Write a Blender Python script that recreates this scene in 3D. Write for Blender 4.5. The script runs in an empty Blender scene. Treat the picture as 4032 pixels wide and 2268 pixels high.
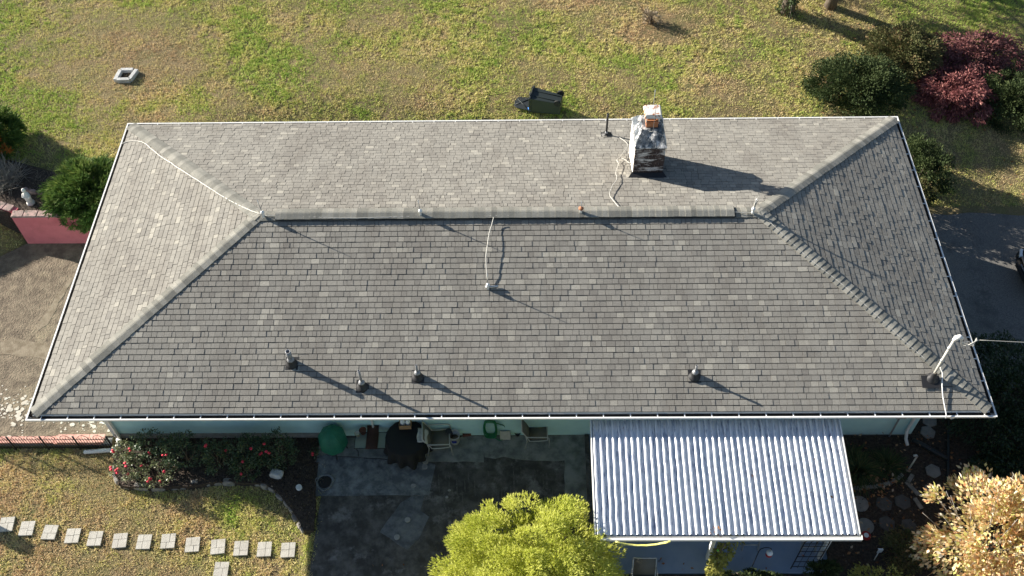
import bpy, math, random
import numpy as np
from mathutils import Vector, Matrix, Euler

random.seed(7); RNG = np.random.default_rng(11)
SC = bpy.context.scene; COL = SC.collection
R = math.radians
EAVE = 2.65                     # gutter lip above the patio (z = 0)
HW, HD = 11.262, 5.0            # half width / half depth at the gutter lip
RISE = 1.505                    # eave to ridge
SLOPE = RISE / HD; PITCH = math.atan(SLOPE)

# ------------------------------------------------------------------ camera
cam_d = bpy.data.cameras.new('camera'); cam = bpy.data.objects.new('camera', cam_d); COL.objects.link(cam)
CAM = np.array([0.5149, -16.6336, 20.1934 + EAVE]); CROT = (0.652744, 0.01702, 0.005375); FPX = 3931.1
cam.location = CAM; cam.rotation_euler = CROT
cam_d.sensor_width = 36; cam_d.lens = 36 * FPX / 4032; cam_d.clip_end = 2000
SC.camera = cam
# ------------------------------------------------------------------ light
SUN = Vector((0.911, -0.413, -0.398)).normalized()      # direction the light travels
w = bpy.data.worlds.new('World'); SC.world = w; w.use_nodes = True
nt = w.node_tree; sky = nt.nodes.new('ShaderNodeTexSky'); sky.sky_type = 'NISHITA'; sky.sun_disc = False
sky.sun_elevation = math.asin(-SUN.z); sky.sun_rotation = math.atan2(-SUN.x, -SUN.y)
sky.air_density = 1.0; sky.dust_density = 0.6; sky.ozone_density = 1.0
bg = nt.nodes['Background']; bg.inputs['Strength'].default_value = 0.05
nt.links.new(sky.outputs[0], bg.inputs[0])
sd = bpy.data.lights.new('sun', 'SUN'); sd.energy = 4.6; sd.angle = R(0.53); sd.color = (1.0, 0.93, 0.82)
so = bpy.data.objects.new('sun', sd); COL.objects.link(so); so.rotation_euler = SUN.to_track_quat('-Z', 'Y').to_euler()
so.location = (-20, 10, 20)
SC.view_settings.view_transform = 'Standard'; SC.view_settings.look = 'None'
SC.view_settings.gamma = 1; SC.view_settings.exposure = 1.5; SC.view_settings.use_curve_mapping = False

# ------------------------------------------------------------------ terrain height and survey helper
def sm(t): t = np.clip(t, 0, 1); return t * t * (3 - 2 * t)
def T(x, y):
    x = np.asarray(x, float); y = np.asarray(y, float)
    top = np.interp(x, [-12, -2, 6, 11, 16, 30], [1.15, 0.95, 0.65, 0.25, -0.35, -0.5])
    sl = np.where(x < -14.5, sm((y - 2.5 - (x + 14.5) * .75) / 2.4), sm((y - 2.7) / 1.8)); bl = sm((x + 10.4) / 5)
    s = sl * (1 - bl) + sm((y - 4.0) / 4.5) * bl
    base = np.interp(x, [10.5, 13.5, 30], [0.0, -0.6, -0.7]) * sm((y + 4.0) / 3.0)
    z = base * (1 - s) + top * s + np.clip(y - 8.5, 0, 40) * 0.03
    z = z - 0.12 * sm((-4.0 - y) / 0.15) * sm((-4.75 - x) / 0.4)
    z = z - .06 * np.clip(-4.2 - y, 0, 6) * sm((-4.4 - x) / .5)
    z = z - .4 * sm((-4.2 - y) / .4) * sm((x + 4.75) / .3) * sm((8.2 - x) / .4)
    return z - 0.03
_R = np.array(Euler(CROT, 'XYZ').to_matrix())
def ray(px, py): return _R @ np.array([(px - 2016) / FPX, -(py - 1134) / FPX, -1.0])
def at(px, py, z):
    """survey: sight line of photo point -> point at height z"""
    d = ray(px, py); t = (z - CAM[2]) / d[2]; return Vector(CAM + t * d)
def G(px, py, dz=0.0):
    z = 0.0
    for _ in range(12):
        p = at(px, py, z); z = float(T(p.x, p.y)) + dz
    return at(px, py, z)
def Gz(px, py, z): return at(px, py, z)
def SL(y): return -.055 * max(0.0, -3.97 - y)          # patio falls away from the house
def Gp(px, py, dz=0.0):
    z = dz
    for _ in range(10): p = at(px, py, z); z = SL(p.y) + dz
    return at(px, py, z)
def at_y(px, py, y):
    d = ray(px, py); t = (y - CAM[1]) / d[1]; return Vector(CAM + t * d)
def roofz(x, y):
    return EAVE + SLOPE * min(HD - abs(y), HW - abs(x))
def roof_pt(px, py, face):
    n = {'near': (0, -SLOPE, 1), 'far': (0, SLOPE, 1), 'left': (-SLOPE, 0, 1), 'right': (SLOPE, 0, 1)}[face]
    p0 = {'near': (0, -HD, EAVE), 'far': (0, HD, EAVE), 'left': (-HW, 0, EAVE), 'right': (HW, 0, EAVE)}[face]
    n = np.array(n); d = ray(px, py); t = (n @ (np.array(p0) - CAM)) / (n @ d); return Vector(CAM + t * d)

# value noise for scatter
_lat = RNG.random((97, 97))
def vnoise(x, y, s):
    x = np.asarray(x) / s + 1000; y = np.asarray(y) / s + 1000
    i = np.floor(x).astype(int); j = np.floor(y).astype(int); fx = x - i; fy = y - j
    fx = fx * fx * (3 - 2 * fx); fy = fy * fy * (3 - 2 * fy)
    g = lambda a, b: _lat[a % 97, b % 97]
    return (g(i, j) * (1 - fx) + g(i + 1, j) * fx) * (1 - fy) + (g(i, j + 1) * (1 - fx) + g(i + 1, j + 1) * fx) * fy

# ------------------------------------------------------------------ materials
def ramp(nd, stops):
    el = nd.color_ramp.elements
    while len(el) > 1: el.remove(el[-1])
    el[0].position = stops[0][0]; el[0].color = (*stops[0][1], 1)
    for p, c in stops[1:]:
        e = el.new(p); e.color = (*c, 1)
MATS = {}
def mat(name, col, rough=0.7, metal=0.0, col2=None, scale=8.0, detail=4, lo=0.35, hi=0.65, bump=0.0, bscale=None, spec=0.3, extra=None, extra_scale=2.0, extra_lo=0.6, extra_hi=0.7, stretch=None, bdist=0.02):
    m = bpy.data.materials.new(name); m.use_nodes = True; t = m.node_tree; b = t.nodes['Principled BSDF']
    b.inputs['Roughness'].default_value = rough; b.inputs['Metallic'].default_value = metal
    b.inputs['Specular IOR Level'].default_value = spec
    b.inputs['Base Color'].default_value = (*col, 1)
    tc = t.nodes.new('ShaderNodeNewGeometry'); vec = tc.outputs['Position']
    if stretch:
        mp = t.nodes.new('ShaderNodeMapping'); mp.inputs['Scale'].default_value = stretch
        t.links.new(vec, mp.inputs[0]); vec = mp.outputs[0]
    out = None
    if col2 is not None:
        n = t.nodes.new('ShaderNodeTexNoise'); n.inputs['Scale'].default_value = scale; n.inputs['Detail'].default_value = detail
        n.inputs['Roughness'].default_value = 0.65
        t.links.new(vec, n.inputs['Vector']); r = t.nodes.new('ShaderNodeValToRGB'); ramp(r, [(lo, col), (hi, col2)])
        t.links.new(n.outputs[0], r.inputs[0]); out = r.outputs[0]
    if extra is not None:
        n = t.nodes.new('ShaderNodeTexNoise'); n.inputs['Scale'].default_value = extra_scale; n.inputs['Detail'].default_value = 6
        n.inputs['Roughness'].default_value = 0.7
        t.links.new(vec, n.inputs['Vector']); r = t.nodes.new('ShaderNodeMapRange')
        r.inputs[1].default_value = extra_lo; r.inputs[2].default_value = extra_hi
        t.links.new(n.outputs[0], r.inputs[0]); mx = t.nodes.new('ShaderNodeMix'); mx.data_type = 'RGBA'
        t.links.new(r.outputs[0], mx.inputs[0])
        if out is not None: t.links.new(out, mx.inputs[6])
        else: mx.inputs[6].default_value = (*col, 1)
        mx.inputs[7].default_value = (*extra, 1); out = mx.outputs[2]
    if out is not None: t.links.new(out, b.inputs['Base Color'])
    if bump:
        n = t.nodes.new('ShaderNodeTexNoise'); n.inputs['Scale'].default_value = bscale or scale * 4; n.inputs['Detail'].default_value = 5
        t.links.new(vec, n.inputs['Vector']); bp = t.nodes.new('ShaderNodeBump'); bp.inputs['Strength'].default_value = bump
        bp.inputs['Distance'].default_value = bdist
        t.links.new(n.outputs[0], bp.inputs['Height']); t.links.new(bp.outputs[0], b.inputs['Normal'])
    MATS[name] = m; return m
def vmat(name, stops, rough=0.65, trans=0.0, spec=0.2, grain=0.0, grain_scale=60, stain=None, bump=0.0):
    """colour from per-piece value 'v'"""
    m = bpy.data.materials.new(name); m.use_nodes = True; t = m.node_tree; b = t.nodes['Principled BSDF']
    b.inputs['Roughness'].default_value = rough; b.inputs['Specular IOR Level'].default_value = spec
    a = t.nodes.new('ShaderNodeAttribute'); a.attribute_name = 'v'
    r = t.nodes.new('ShaderNodeValToRGB'); ramp(r, stops); t.links.new(a.outputs['Fac'], r.inputs[0]); out = r.outputs[0]
    geo = t.nodes.new('ShaderNodeNewGeometry')
    if stain:
        mp = t.nodes.new('ShaderNodeMapping'); mp.inputs['Scale'].default_value = stain[2]; t.links.new(geo.outputs['Position'], mp.inputs[0])
        n = t.nodes.new('ShaderNodeTexNoise'); n.inputs['Scale'].default_value = stain[1]; n.inputs['Detail'].default_value = 5
        t.links.new(mp.outputs[0], n.inputs['Vector'])
        rr = t.nodes.new('ShaderNodeMapRange'); rr.inputs[1].default_value = 0.42; rr.inputs[2].default_value = 0.72; rr.inputs[4].default_value = stain[3]
        t.links.new(n.outputs[0], rr.inputs[0]); mx = t.nodes.new('ShaderNodeMix'); mx.data_type = 'RGBA'
        t.links.new(rr.outputs[0], mx.inputs[0]); t.links.new(out, mx.inputs[6]); mx.inputs[7].default_value = (*stain[0], 1); out = mx.outputs[2]
    if grain:
        n = t.nodes.new('ShaderNodeTexNoise'); n.inputs['Scale'].default_value = grain_scale; n.inputs['Detail'].default_value = 4
        t.links.new(geo.outputs['Position'], n.inputs['Vector'])
        rr = t.nodes.new('ShaderNodeMapRange'); rr.inputs[1].default_value = 0.3; rr.inputs[2].default_value = 0.7
        rr.inputs[3].default_value = 1 - grain; rr.inputs[4].default_value = 1 + grain
        t.links.new(n.outputs[0], rr.inputs[0]); mx = t.nodes.new('ShaderNodeVectorMath'); mx.operation = 'SCALE'
        t.links.new(out, mx.inputs[0]); t.links.new(rr.outputs[0], mx.inputs['Scale']); out = mx.outputs[0]
        if bump:
            bp = t.nodes.new('ShaderNodeBump'); bp.inputs['Strength'].default_value = bump; bp.inputs['Distance'].default_value = 0.01
            t.links.new(n.outputs[0], bp.inputs['Height']); t.links.new(bp.outputs[0], b.inputs['Normal'])
    t.links.new(out, b.inputs['Base Color'])
    if trans:
        tr = t.nodes.new('ShaderNodeBsdfTranslucent'); t.links.new(out, tr.inputs[0]); ms = t.nodes.new('ShaderNodeMixShader')
        ms.inputs[0].default_value = trans; t.links.new(b.outputs[0], ms.inputs[1]); t.links.new(tr.outputs[0], ms.inputs[2])
        t.links.new(ms.outputs[0], t.nodes['Material Output'].inputs[0])
    MATS[name] = m; return m

M = MATS
vmat('shingle', [(0, (.20, .19, .171)), (.3, (.23, .22, .197)), (.62, (.262, .25, .222)), (.86, (.285, .272, .24)), (.93, (.318, .303, .265)), (1, (.355, .338, .292))],
     rough=.92, grain=.16, grain_scale=45, stain=((.135, .12, .105), 1.0, (1.6, .45, .6), .42), bump=.5)
vmat('cap_shingle', [(0, (.18, .176, .155)), (.5, (.235, .23, .203)), (1, (.30, .29, .255))], rough=.92, grain=.14, grain_scale=30, stain=((.16, .16, .14), 2.5, (1, 1, 1), .5), bump=.4)
mat('deck', (.115, .11, .10), .95)
mat('white_metal', (.78, .78, .76), .45, 0, (.70, .70, .68), 6, spec=.4)
mat('gutter_inside', (.018, .016, .014), .95, 0, (.05, .036, .026), 10, 6, .5, .7)
mat('soffit', (.72, .76, .76), .6)
mat('wall_paint', (.47, .72, .73), .7, 0, (.53, .78, .78), 3, bump=.1, bscale=60)
mat('foundation', (.30, .29, .28), .9, 0, (.2, .19, .18), 6)
mat('black_rubber', (.022, .022, .024), .55, spec=.4)
mat('lead_grey', (.30, .31, .32), .5, .3, (.22, .22, .23), 20)
mat('galv', (.55, .56, .57), .38, .75, (.45, .46, .47), 20)
mat('pipe_white', (.56, .54, .49), .5, 0, (.55, .53, .47), 12)
mat('cable_grey', (.50, .49, .45), .5, .2)
mat('dark_metal', (.05, .05, .052), .5, .3)
mat('brick_dark', (.045, .035, .033), .9, 0, (.10, .068, .058), 10, 4, extra=(.62, .60, .57), extra_scale=5, extra_lo=.50, extra_hi=.62, stretch=(.5, .5, 1.6), bump=.6, bscale=70)
mat('brick_pale', (.80, .76, .71), .85, 0, (.62, .52, .45), 14, 4, .45, .7, extra=(.35, .16, .10), extra_scale=11, extra_lo=.62, extra_hi=.7, bump=.6, bscale=60)
mat('mortar', (.62, .58, .54), .95, 0, (.25, .22, .21), 7, bump=.5)
mat('mortar_wash', (.05, .06, .07), .9, 0, (.13, .15, .17), 9, 5, .4, .62, extra=(.66, .64, .62), extra_scale=5, extra_lo=.50, extra_hi=.62, bump=.6, bscale=40)
mat('terracotta', (.48, .20, .09), .8, 0, (.36, .15, .08), 9)
mat('rusty_white', (.70, .68, .64), .55, 0, (.62, .60, .57), 8, extra=(.32, .11, .045), extra_scale=5.5, extra_lo=.54, extra_hi=.60)
mat('brick_pink', (.55, .27, .22), .85, 0, (.62, .36, .30), 12, extra=(.60, .52, .46), extra_scale=9, extra_lo=.6, extra_hi=.75, bump=.3)
mat('pink_paint', (.72, .20, .22), .8, 0, (.66, .17, .19), 3.5, extra=(.56, .15, .16), extra_scale=2, extra_lo=.5, extra_hi=.75, bump=.15, bscale=50)
mat('pink_coping', (.44, .30, .27), .9, 0, (.26, .20, .18), 6, 8, .38, .6, extra=(.16, .14, .12), extra_scale=4, extra_lo=.5, extra_hi=.62, bump=.8)
mat('concrete_mossy', (.13, .102, .074), .95, 0, (.235, .188, .135), 3.6, 12, .40, .64, extra=(.25, .205, .14), extra_scale=.9, extra_lo=.54, extra_hi=.72, bump=1, bscale=22, bdist=.04)
mat('concrete_pale', (.25, .205, .15), .95, 0, (.165, .13, .09), 5, 10, .4, .62, bump=.6, bscale=30)
mat('paint_flake', (.58, .54, .47), .85, 0, (.42, .37, .30), 9)
mat('concrete_light', (.27, .28, .26), .92, 0, (.13, .135, .13), 3.0, 12, .40, .64, extra=(.085, .085, .08), extra_scale=1.3, extra_lo=.55, extra_hi=.72, bump=.3, bscale=40)
mat('concrete_blue', (.10, .11, .115), .92, 0, (.22, .235, .24), 4.5, 12, .42, .64, extra=(.055, .055, .055), extra_scale=2.0, extra_lo=.55, extra_hi=.7, bump=.3, bscale=40)
mat('concrete_dark', (.05, .047, .043), .92, 0, (.125, .12, .11), 3.4, 12, .42, .66, extra=(.24, .235, .225), extra_scale=2.2, extra_lo=.54, extra_hi=.72, bump=.3, bscale=40)
mat('concrete_patch', (.085, .092, .098), .9, 0, (.165, .175, .18), 4.5, 12, .4, .62, bump=.3)
mat('concrete_lid', (.33, .33, .31), .9, 0, (.25, .25, .24), 12)
mat('joint', (.03, .028, .026), .95)
mat('porch_floor', (.23, .30, .42), .7, 0, (.26, .33, .45), 3, bump=.05)
mat('asphalt', (.105, .103, .10), .93, 0, (.21, .20, .185), 34, 6, .4, .66, extra=(.075, .074, .072), extra_scale=1.2, extra_lo=.52, extra_hi=.72, bump=.6, bscale=90)
mat('soil', (.045, .034, .027), .97, 0, (.11, .085, .065), 16, 8, .42, .72, bump=1, bscale=36, bdist=.05)
mat('lawn_soil', (.20, .15, .08), .97, 0, (.14, .14, .05), 1.6, 10, .40, .62, extra=(.25, .18, .10), extra_scale=.8, extra_lo=.5, extra_hi=.70, bump=1, bscale=26, bdist=.05)
mat('paver', (.50, .48, .43), .9, 0, (.41, .39, .345), 5, 6, bump=.4, bscale=40)
mat('hex_paver', (.26, .25, .23), .92, 0, (.19, .185, .17), 6, 6, bump=.4, bscale=40)
mat('hex_dark', (.075, .07, .068), .92, 0, (.11, .105, .10), 6, 6, bump=.4)
mat('stone', (.30, .28, .25), .92, 0, (.18, .165, .145), 7, 6, extra=(.13, .12, .10), extra_scale=4, bump=.7, bscale=22)
mat('stone_white', (.55, .55, .54), .9, 0, (.38, .38, .37), 6, 6, bump=.6)
mat('bark', (.10, .075, .055), .95, 0, (.17, .14, .11), 14, 5, bump=1, bscale=30, stretch=(1, 1, .25))
mat('twig', (.16, .12, .09), .9)
mat('twig_grey', (.33, .30, .26), .9)
mat('iron', (.022, .019, .018), .6, .2)
mat('corrugated', (.86, .88, .91), .42, .82, (.76, .79, .83), 5, 6, extra=(.17, .21, .32), extra_scale=3.2, extra_lo=.52, extra_hi=.68, stretch=(8, .9, 1))
mat('black_plastic', (.026, .030, .031), .45, spec=.4)
mat('bin_green', (.022, .03, .029), .5, spec=.4)
mat('blue_plastic', (.03, .18, .55), .4)
mat('green_cover', (.015, .12, .075), .6, 0, (.02, .15, .095), 5)
mat('black_cloth', (.016, .016, .017), .8, bump=.2, bscale=50)
mat('brown_mat', (.055, .028, .022), .95, 0, (.075, .04, .03), 30, bump=.5, bscale=120)
mat('glass_top', (.22, .25, .21), .12, spec=.6)
mat('cardboard', (.36, .22, .12), .85)
mat('jug_white', (.75, .78, .80), .35)
mat('cloth_white', (.60, .58, .54), .9, 0, (.45, .43, .40), 14)
mat('sling', (.17, .155, .125), .8, bump=.3, bscale=200)
mat('chair_metal', (.50, .50, .48), .4, .3)
mat('bucket_white', (.72, .73, .72), .45)
mat('label_blue', (.02, .04, .28), .5)
mat('dirt_dry', (.30, .24, .19), .95, 0, (.2, .15, .11), 20)
mat('lantern_red', (.10, .02, .018), .5, .2)
mat('candle', (.55, .5, .42), .6)
mat('clay', (.13, .055, .04), .9)
mat('hose_green', (.01, .16, .06), .4, spec=.5)
mat('plaster', (.78, .76, .72), .8, 0, (.6, .58, .54), 12)
mat('car_paint', (.007, .007, .009), .12, 0, spec=.7)
mat('car_glass', (.01, .012, .015), .03, spec=.8)
mat('chrome', (.75, .75, .77), .12, 1)
mat('tyre', (.02, .02, .02), .8)
mat('lamp_clear', (.6, .63, .66), .1, spec=.8)
mat('rope_yellow', (.75, .68, .10), .7, 0, (.85, .82, .35), 20)
mat('neon_green', (.12, .75, .08), .5)
mat('red_paint', (.35, .02, .02), .6)
mat('rose_red', (.70, .06, .10), .6, 0, (.60, .03, .06), 30)
# foliage
vmat('grass_blade', [(0, (.55, .39, .23)), (.22, (.70, .54, .31)), (.42, (.71, .62, .29)), (.6, (.60, .58, .19)), (.8, (.43, .51, .12)), (1, (.25, .44, .06))], rough=.75, trans=.3)
vmat('gold_leaf', [(0, (.26, .34, .045)), (.45, (.58, .61, .12)), (.8, (.74, .74, .24)), (1, (.76, .66, .32))], trans=.38)
vmat('juniper_leaf', [(0, (.028, .06, .018)), (.4, (.085, .155, .035)), (.7, (.17, .24, .055)), (.92, (.32, .34, .10)), (1, (.40, .32, .15))], trans=.2)
vmat('orange_tip', [(0, (.42, .12, .03)), (1, (.55, .22, .05))], trans=.2)
vmat('dark_leaf', [(0, (.022, .036, .014)), (.6, (.055, .078, .028)), (.9, (.10, .12, .045)), (1, (.17, .17, .08))], trans=.15, rough=.7, spec=.15)
vmat('mixed_leaf', [(0, (.05, .06, .025)), (.5, (.12, .13, .05)), (.8, (.20, .13, .065)), (1, (.30, .24, .12))], trans=.15, spec=.15)
vmat('red_leaf', [(0, (.09, .032, .036)), (.5, (.23, .08, .08)), (.85, (.40, .17, .15)), (1, (.50, .30, .24))], trans=.25)
vmat('purple_leaf', [(0, (.08, .036, .038)), (.6, (.20, .078, .078)), (1, (.32, .18, .15))], trans=.15)
vmat('autumn_leaf', [(0, (.46, .20, .10)), (.15, (.68, .40, .18)), (.4, (.82, .63, .40)), (.62, (.80, .69, .32)), (.8, (.56, .58, .17)), (.9, (.88, .78, .60)), (1, (.90, .82, .68))], trans=.3, rough=.45, spec=.4)
vmat('rose_leaf', [(0, (.03, .055, .03)), (.6, (.06, .10, .045)), (1, (.13, .15, .06))], trans=.15, rough=.4, spec=.5)
vmat('rose_leaf_sunlit', [(0, (.07, .10, .04)), (.5, (.20, .23, .11)), (.8, (.42, .40, .28)), (1, (.55, .50, .40))], trans=.2, rough=.4, spec=.5)  # lighter leaves for the sunlit bushes, sunlight put into the colour
vmat('straw', [(0, (.20, .155, .11)), (1, (.36, .30, .22))], trans=.1)
vmat('fallen_leaf', [(0, (.16, .07, .03)), (.5, (.30, .14, .06)), (.85, (.38, .24, .13)), (1, (.48, .38, .28))], rough=.7)
vmat('hedge_leaf', [(0, (.014, .03, .013)), (.6, (.03, .055, .02)), (1, (.07, .09, .035))], trans=.1, rough=.45, spec=.4)
vmat('liriope', [(0, (.03, .05, .02)), (.7, (.07, .10, .035)), (1, (.16, .14, .06))], trans=.1)
vmat('vine_leaf', [(0, (.10, .07, .03)), (.4, (.26, .26, .06)), (.8, (.40, .38, .10)), (1, (.50, .30, .12))], trans=.25)
vmat('yellow_leaf', [(0, (.10, .11, .03)), (.5, (.34, .33, .08)), (1, (.5, .46, .14))], trans=.25)

# ------------------------------------------------------------------ object helpers
def tag(o, label=None, cat=None, group=None, kind=None):
    if label: o['label'] = label
    if cat: o['category'] = cat
    if group: o['group'] = group
    if kind: o['kind'] = kind
    return o
def link(name, me, parent=None, loc=None, rot=None, **kw):
    o = bpy.data.objects.new(name, me); COL.objects.link(o)
    if parent is not None: o.parent = parent
    if loc is not None: o.location = loc
    if rot is not None: o.rotation_euler = rot
    return tag(o, **kw)
def thing(name, label, cat, loc=(0, 0, 0), rz=0, group=None):
    o = bpy.data.objects.new(name, None); COL.objects.link(o); o.location = loc; o.rotation_euler = (0, 0, rz)
    o.empty_display_size = .1
    return tag(o, label, cat, group)
class MB:
    def __init__(s): s.v = []; s.f = []; s.sm = []; s.val = []
    def add(s, vs, fs, smooth=False):
        b = len(s.v); s.v += [tuple(v) for v in vs]; s.f += [tuple(i + b for i in f) for f in fs]; s.sm += [smooth] * len(fs); return s
    def box(s, c, size, rot=None):
        x, y, z = size[0] / 2, size[1] / 2, size[2] / 2; c = Vector(c)
        m = Euler(rot).to_matrix() if rot is not None and not isinstance(rot, Matrix) else (rot or Matrix.Identity(3))
        vs = [c + m @ Vector((a * x, b * y, d * z)) for d in (-1, 1) for a, b in ((-1, -1), (1, -1), (1, 1), (-1, 1))]
        return s.add(vs, [(3, 2, 1, 0), (4, 5, 6, 7), (0, 1, 5, 4), (1, 2, 6, 5), (2, 3, 7, 6), (3, 0, 4, 7)])
    def bbox(s, a, b): return s.box([(p + q) / 2 for p, q in zip(a, b)], [abs(q - p) for p, q in zip(a, b)])
    def prism(s, poly, z0, z1):
        n = len(poly); vs = [(p[0], p[1], z0) for p in poly] + [(p[0], p[1], z1) for p in poly]
        return s.add(vs, [tuple(range(n - 1, -1, -1)), tuple(range(n, 2 * n))] + [(i, (i + 1) % n, n + (i + 1) % n, n + i) for i in range(n)])
    def tube(s, path, r, n=8, caps=True, smooth=True):
        path = [Vector(p) for p in path]; rs = r if isinstance(r, (list, tuple)) else [r] * len(path)
        vs = []; up = Vector((0, 0, 1)); prev = None
        for i, p in enumerate(path):
            d = (path[min(i + 1, len(path) - 1)] - path[max(i - 1, 0)]).normalized()
            if prev is None: a = d.cross(up if abs(d.z) < .95 else Vector((1, 0, 0))).normalized()
            else:
                a = (prev - d * prev.dot(d)); a = a.normalized() if a.length > 1e-6 else d.cross(Vector((1, 0, 0))).normalized()
            prev = a; b = d.cross(a)
            vs += [p + (a * math.cos(2 * math.pi * k / n) + b * math.sin(2 * math.pi * k / n)) * rs[i] for k in range(n)]
        fs = [(i * n + k, i * n + (k + 1) % n, (i + 1) * n + (k + 1) % n, (i + 1) * n + k) for i in range(len(path) - 1) for k in range(n)]
        s.add(vs, fs, smooth)
        if caps:
            b = len(s.v) - len(vs)
            s.f += [tuple(b + k for k in range(n - 1, -1, -1)), tuple(b + (len(path) - 1) * n + k for k in range(n))]; s.sm += [False, False]
        return s
    def lathe(s, prof, c=(0, 0, 0), n=16, smooth=True, wob=None):
        vs = []
        for (r, z) in prof:
            for k in range(n):
                a = 2 * math.pi * k / n; rr = r * (wob(a, z) if wob else 1)
                vs.append((c[0] + rr * math.cos(a), c[1] + rr * math.sin(a), c[2] + z))
        fs = [(i * n + k, i * n + (k + 1) % n, (i + 1) * n + (k + 1) % n, (i + 1) * n + k) for i in range(len(prof) - 1) for k in range(n)]
        s.add(vs, fs, smooth); b = len(s.v) - len(vs)
        s.f.append(tuple(b + k for k in range(n - 1, -1, -1))); s.sm.append(False)
        s.f.append(tuple(b + (len(prof) - 1) * n + k for k in range(n))); s.sm.append(False)
        return s
    def mesh(s, name, m):
        me = bpy.data.meshes.new(name); me.from_pydata(s.v, [], s.f); me.polygons.foreach_set('use_smooth', s.sm)
        if s.val: 
            at_ = me.attributes.new('v', 'FLOAT', 'POINT'); at_.data.foreach_set('value', s.val)
        me.materials.append(M[m] if isinstance(m, str) else m); return me
    def build(s, name, m, parent=None, **kw): return link(name, s.mesh(name, m), parent, **kw)
def bevel(o, wd=.01, seg=2):
    b = o.modifiers.new('bevel', 'BEVEL'); b.width = wd; b.segments = seg; b.limit_method = 'ANGLE'; return o

def tri_mesh(name, verts, nv, m, vals=None, smooth=False):
    """numpy polygons with nv vertices each, unshared"""
    verts = np.asarray(verts, np.float32).reshape(-1, 3); n = len(verts); nf = n // nv
    me = bpy.data.meshes.new(name); me.vertices.add(n); me.vertices.foreach_set('co', verts.ravel())
    me.loops.add(n); me.loops.foreach_set('vertex_index', np.arange(n, dtype=np.int32))
    me.polygons.add(nf); me.polygons.foreach_set('loop_start', np.arange(0, n, nv, dtype=np.int32))
    me.polygons.foreach_set('loop_total', np.full(nf, nv, np.int32)); me.update(calc_edges=True)
    if vals is not None:
        a = me.attributes.new('v', 'FLOAT', 'POINT'); a.data.foreach_set('value', np.repeat(np.asarray(vals, np.float32), nv))
    me.materials.append(M[m]); return me
def rnd_dirs(n):
    d = RNG.normal(size=(n, 3)); return d / np.linalg.norm(d, axis=1, keepdims=True)
def norm(a): return a / np.maximum(np.linalg.norm(a, axis=1, keepdims=True), 1e-9)
def leaf_faces(p, axis, length, width, nv=4):
    """diamond leaves at p along axis"""
    n = len(p); axis = norm(axis); side = norm(np.cross(axis, rnd_dirs(n)))
    L = np.asarray(length).reshape(-1, 1) * np.ones((n, 1)); W = np.asarray(width).reshape(-1, 1) * np.ones((n, 1))
    if nv == 3: return np.stack([p - side * W / 2, p + side * W / 2, p + axis * L], 1)
    return np.stack([p, p + axis * L * .45 + side * W / 2, p + axis * L, p + axis * L * .45 - side * W / 2], 1)
def crown_pts(c, rad, n, lumps=40, lump=.3, zmin=-.3, inner=.25, seed=None):
    """points in clumps over an ellipsoid, with outward direction"""
    c = np.array(c, float); rad = np.array(rad, float)
    d = rnd_dirs(lumps * 4); d = d[d[:, 2] > zmin][:lumps]; k = len(d)
    rr = np.where(RNG.random(k) < inner, RNG.uniform(.4, .75, k), RNG.uniform(.8, 1.0, k))
    lc = d * rr[:, None]; ls = lump * RNG.uniform(.6, 1.3, k)
    i = RNG.integers(0, k, n); q = rnd_dirs(n) * (RNG.random((n, 1)) ** .45) * ls[i][:, None]
    p = (lc[i] + q); out = norm(p * rad + 1e-6); tone = np.clip(.5 + (RNG.random(k)[i] - .5) * .5, 0, 1)
    P = c + p * rad
    return P, norm(out + .6 * norm(q)), tone
def foliage(name, m, parts, parent=None, size=.08, aspect=.5, nv=4, droop=0.0, jitter=.5, tone_amp=.45, up=0.0, **kw):
    V = []; A = []
    for (P, O, tone) in parts:
        n = len(P); ax = norm(O + jitter * rnd_dirs(n) + np.array([0, 0, up - droop]))
        L = size * RNG.uniform(.6, 1.4, n)
        V.append(leaf_faces(P, ax, L, L * aspect, nv)); A.append(np.clip(tone * (1 - tone_amp) + tone_amp * RNG.random(n), 0, 1))
    me = tri_mesh(name, np.concatenate(V).reshape(-1, 3), nv, m, np.concatenate(A)); return link(name, me, parent, **kw)
def stems(name, base, tips, r, parent, m='bark', wob=.08):
    mb = MB(); base = Vector(base)
    for t in tips:
        t = Vector(t); a = base + Vector((random.uniform(-.08, .08), random.uniform(-.08, .08), 0)); mid = a.lerp(t, .5) + Vector((random.uniform(-1, 1), random.uniform(-1, 1), 0)) * wob
        mb.tube([a, mid, t], [r, r * .7, r * .25], 6)
    return mb.build(name, m, parent)
def in_poly(x, y, poly):
    ins = np.zeros(len(x), bool); n = len(poly)
    for i in range(n):
        x1, y1 = poly[i][:2]; x2, y2 = poly[(i + 1) % n][:2]
        c = ((y1 > y) != (y2 > y)) & (x < (x2 - x1) * (y - y1) / (y2 - y1 + 1e-12) + x1); ins ^= c
    return ins
def sheet(name, poly, z, m, th=.1, parent=None, kind='structure', jag=0, slope=False):
    pts = []
    for i in range(len(poly)):
        a = Vector(poly[i][:2]); b = Vector(poly[(i + 1) % len(poly)][:2]); k = max(1, int((b - a).length / .25)) if jag else 1
        for j in range(k):
            q = a.lerp(b, j / k)
            if jag and j: q += Vector((random.uniform(-1, 1), random.uniform(-1, 1))) * jag
            pts.append(q)
    mb = MB().prism(pts, z - th, z)
    if slope: mb.v = [(a, b, c_ + SL(b)) for a, b, c_ in mb.v]
    return mb.build(name, m, parent, kind=kind)

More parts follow.
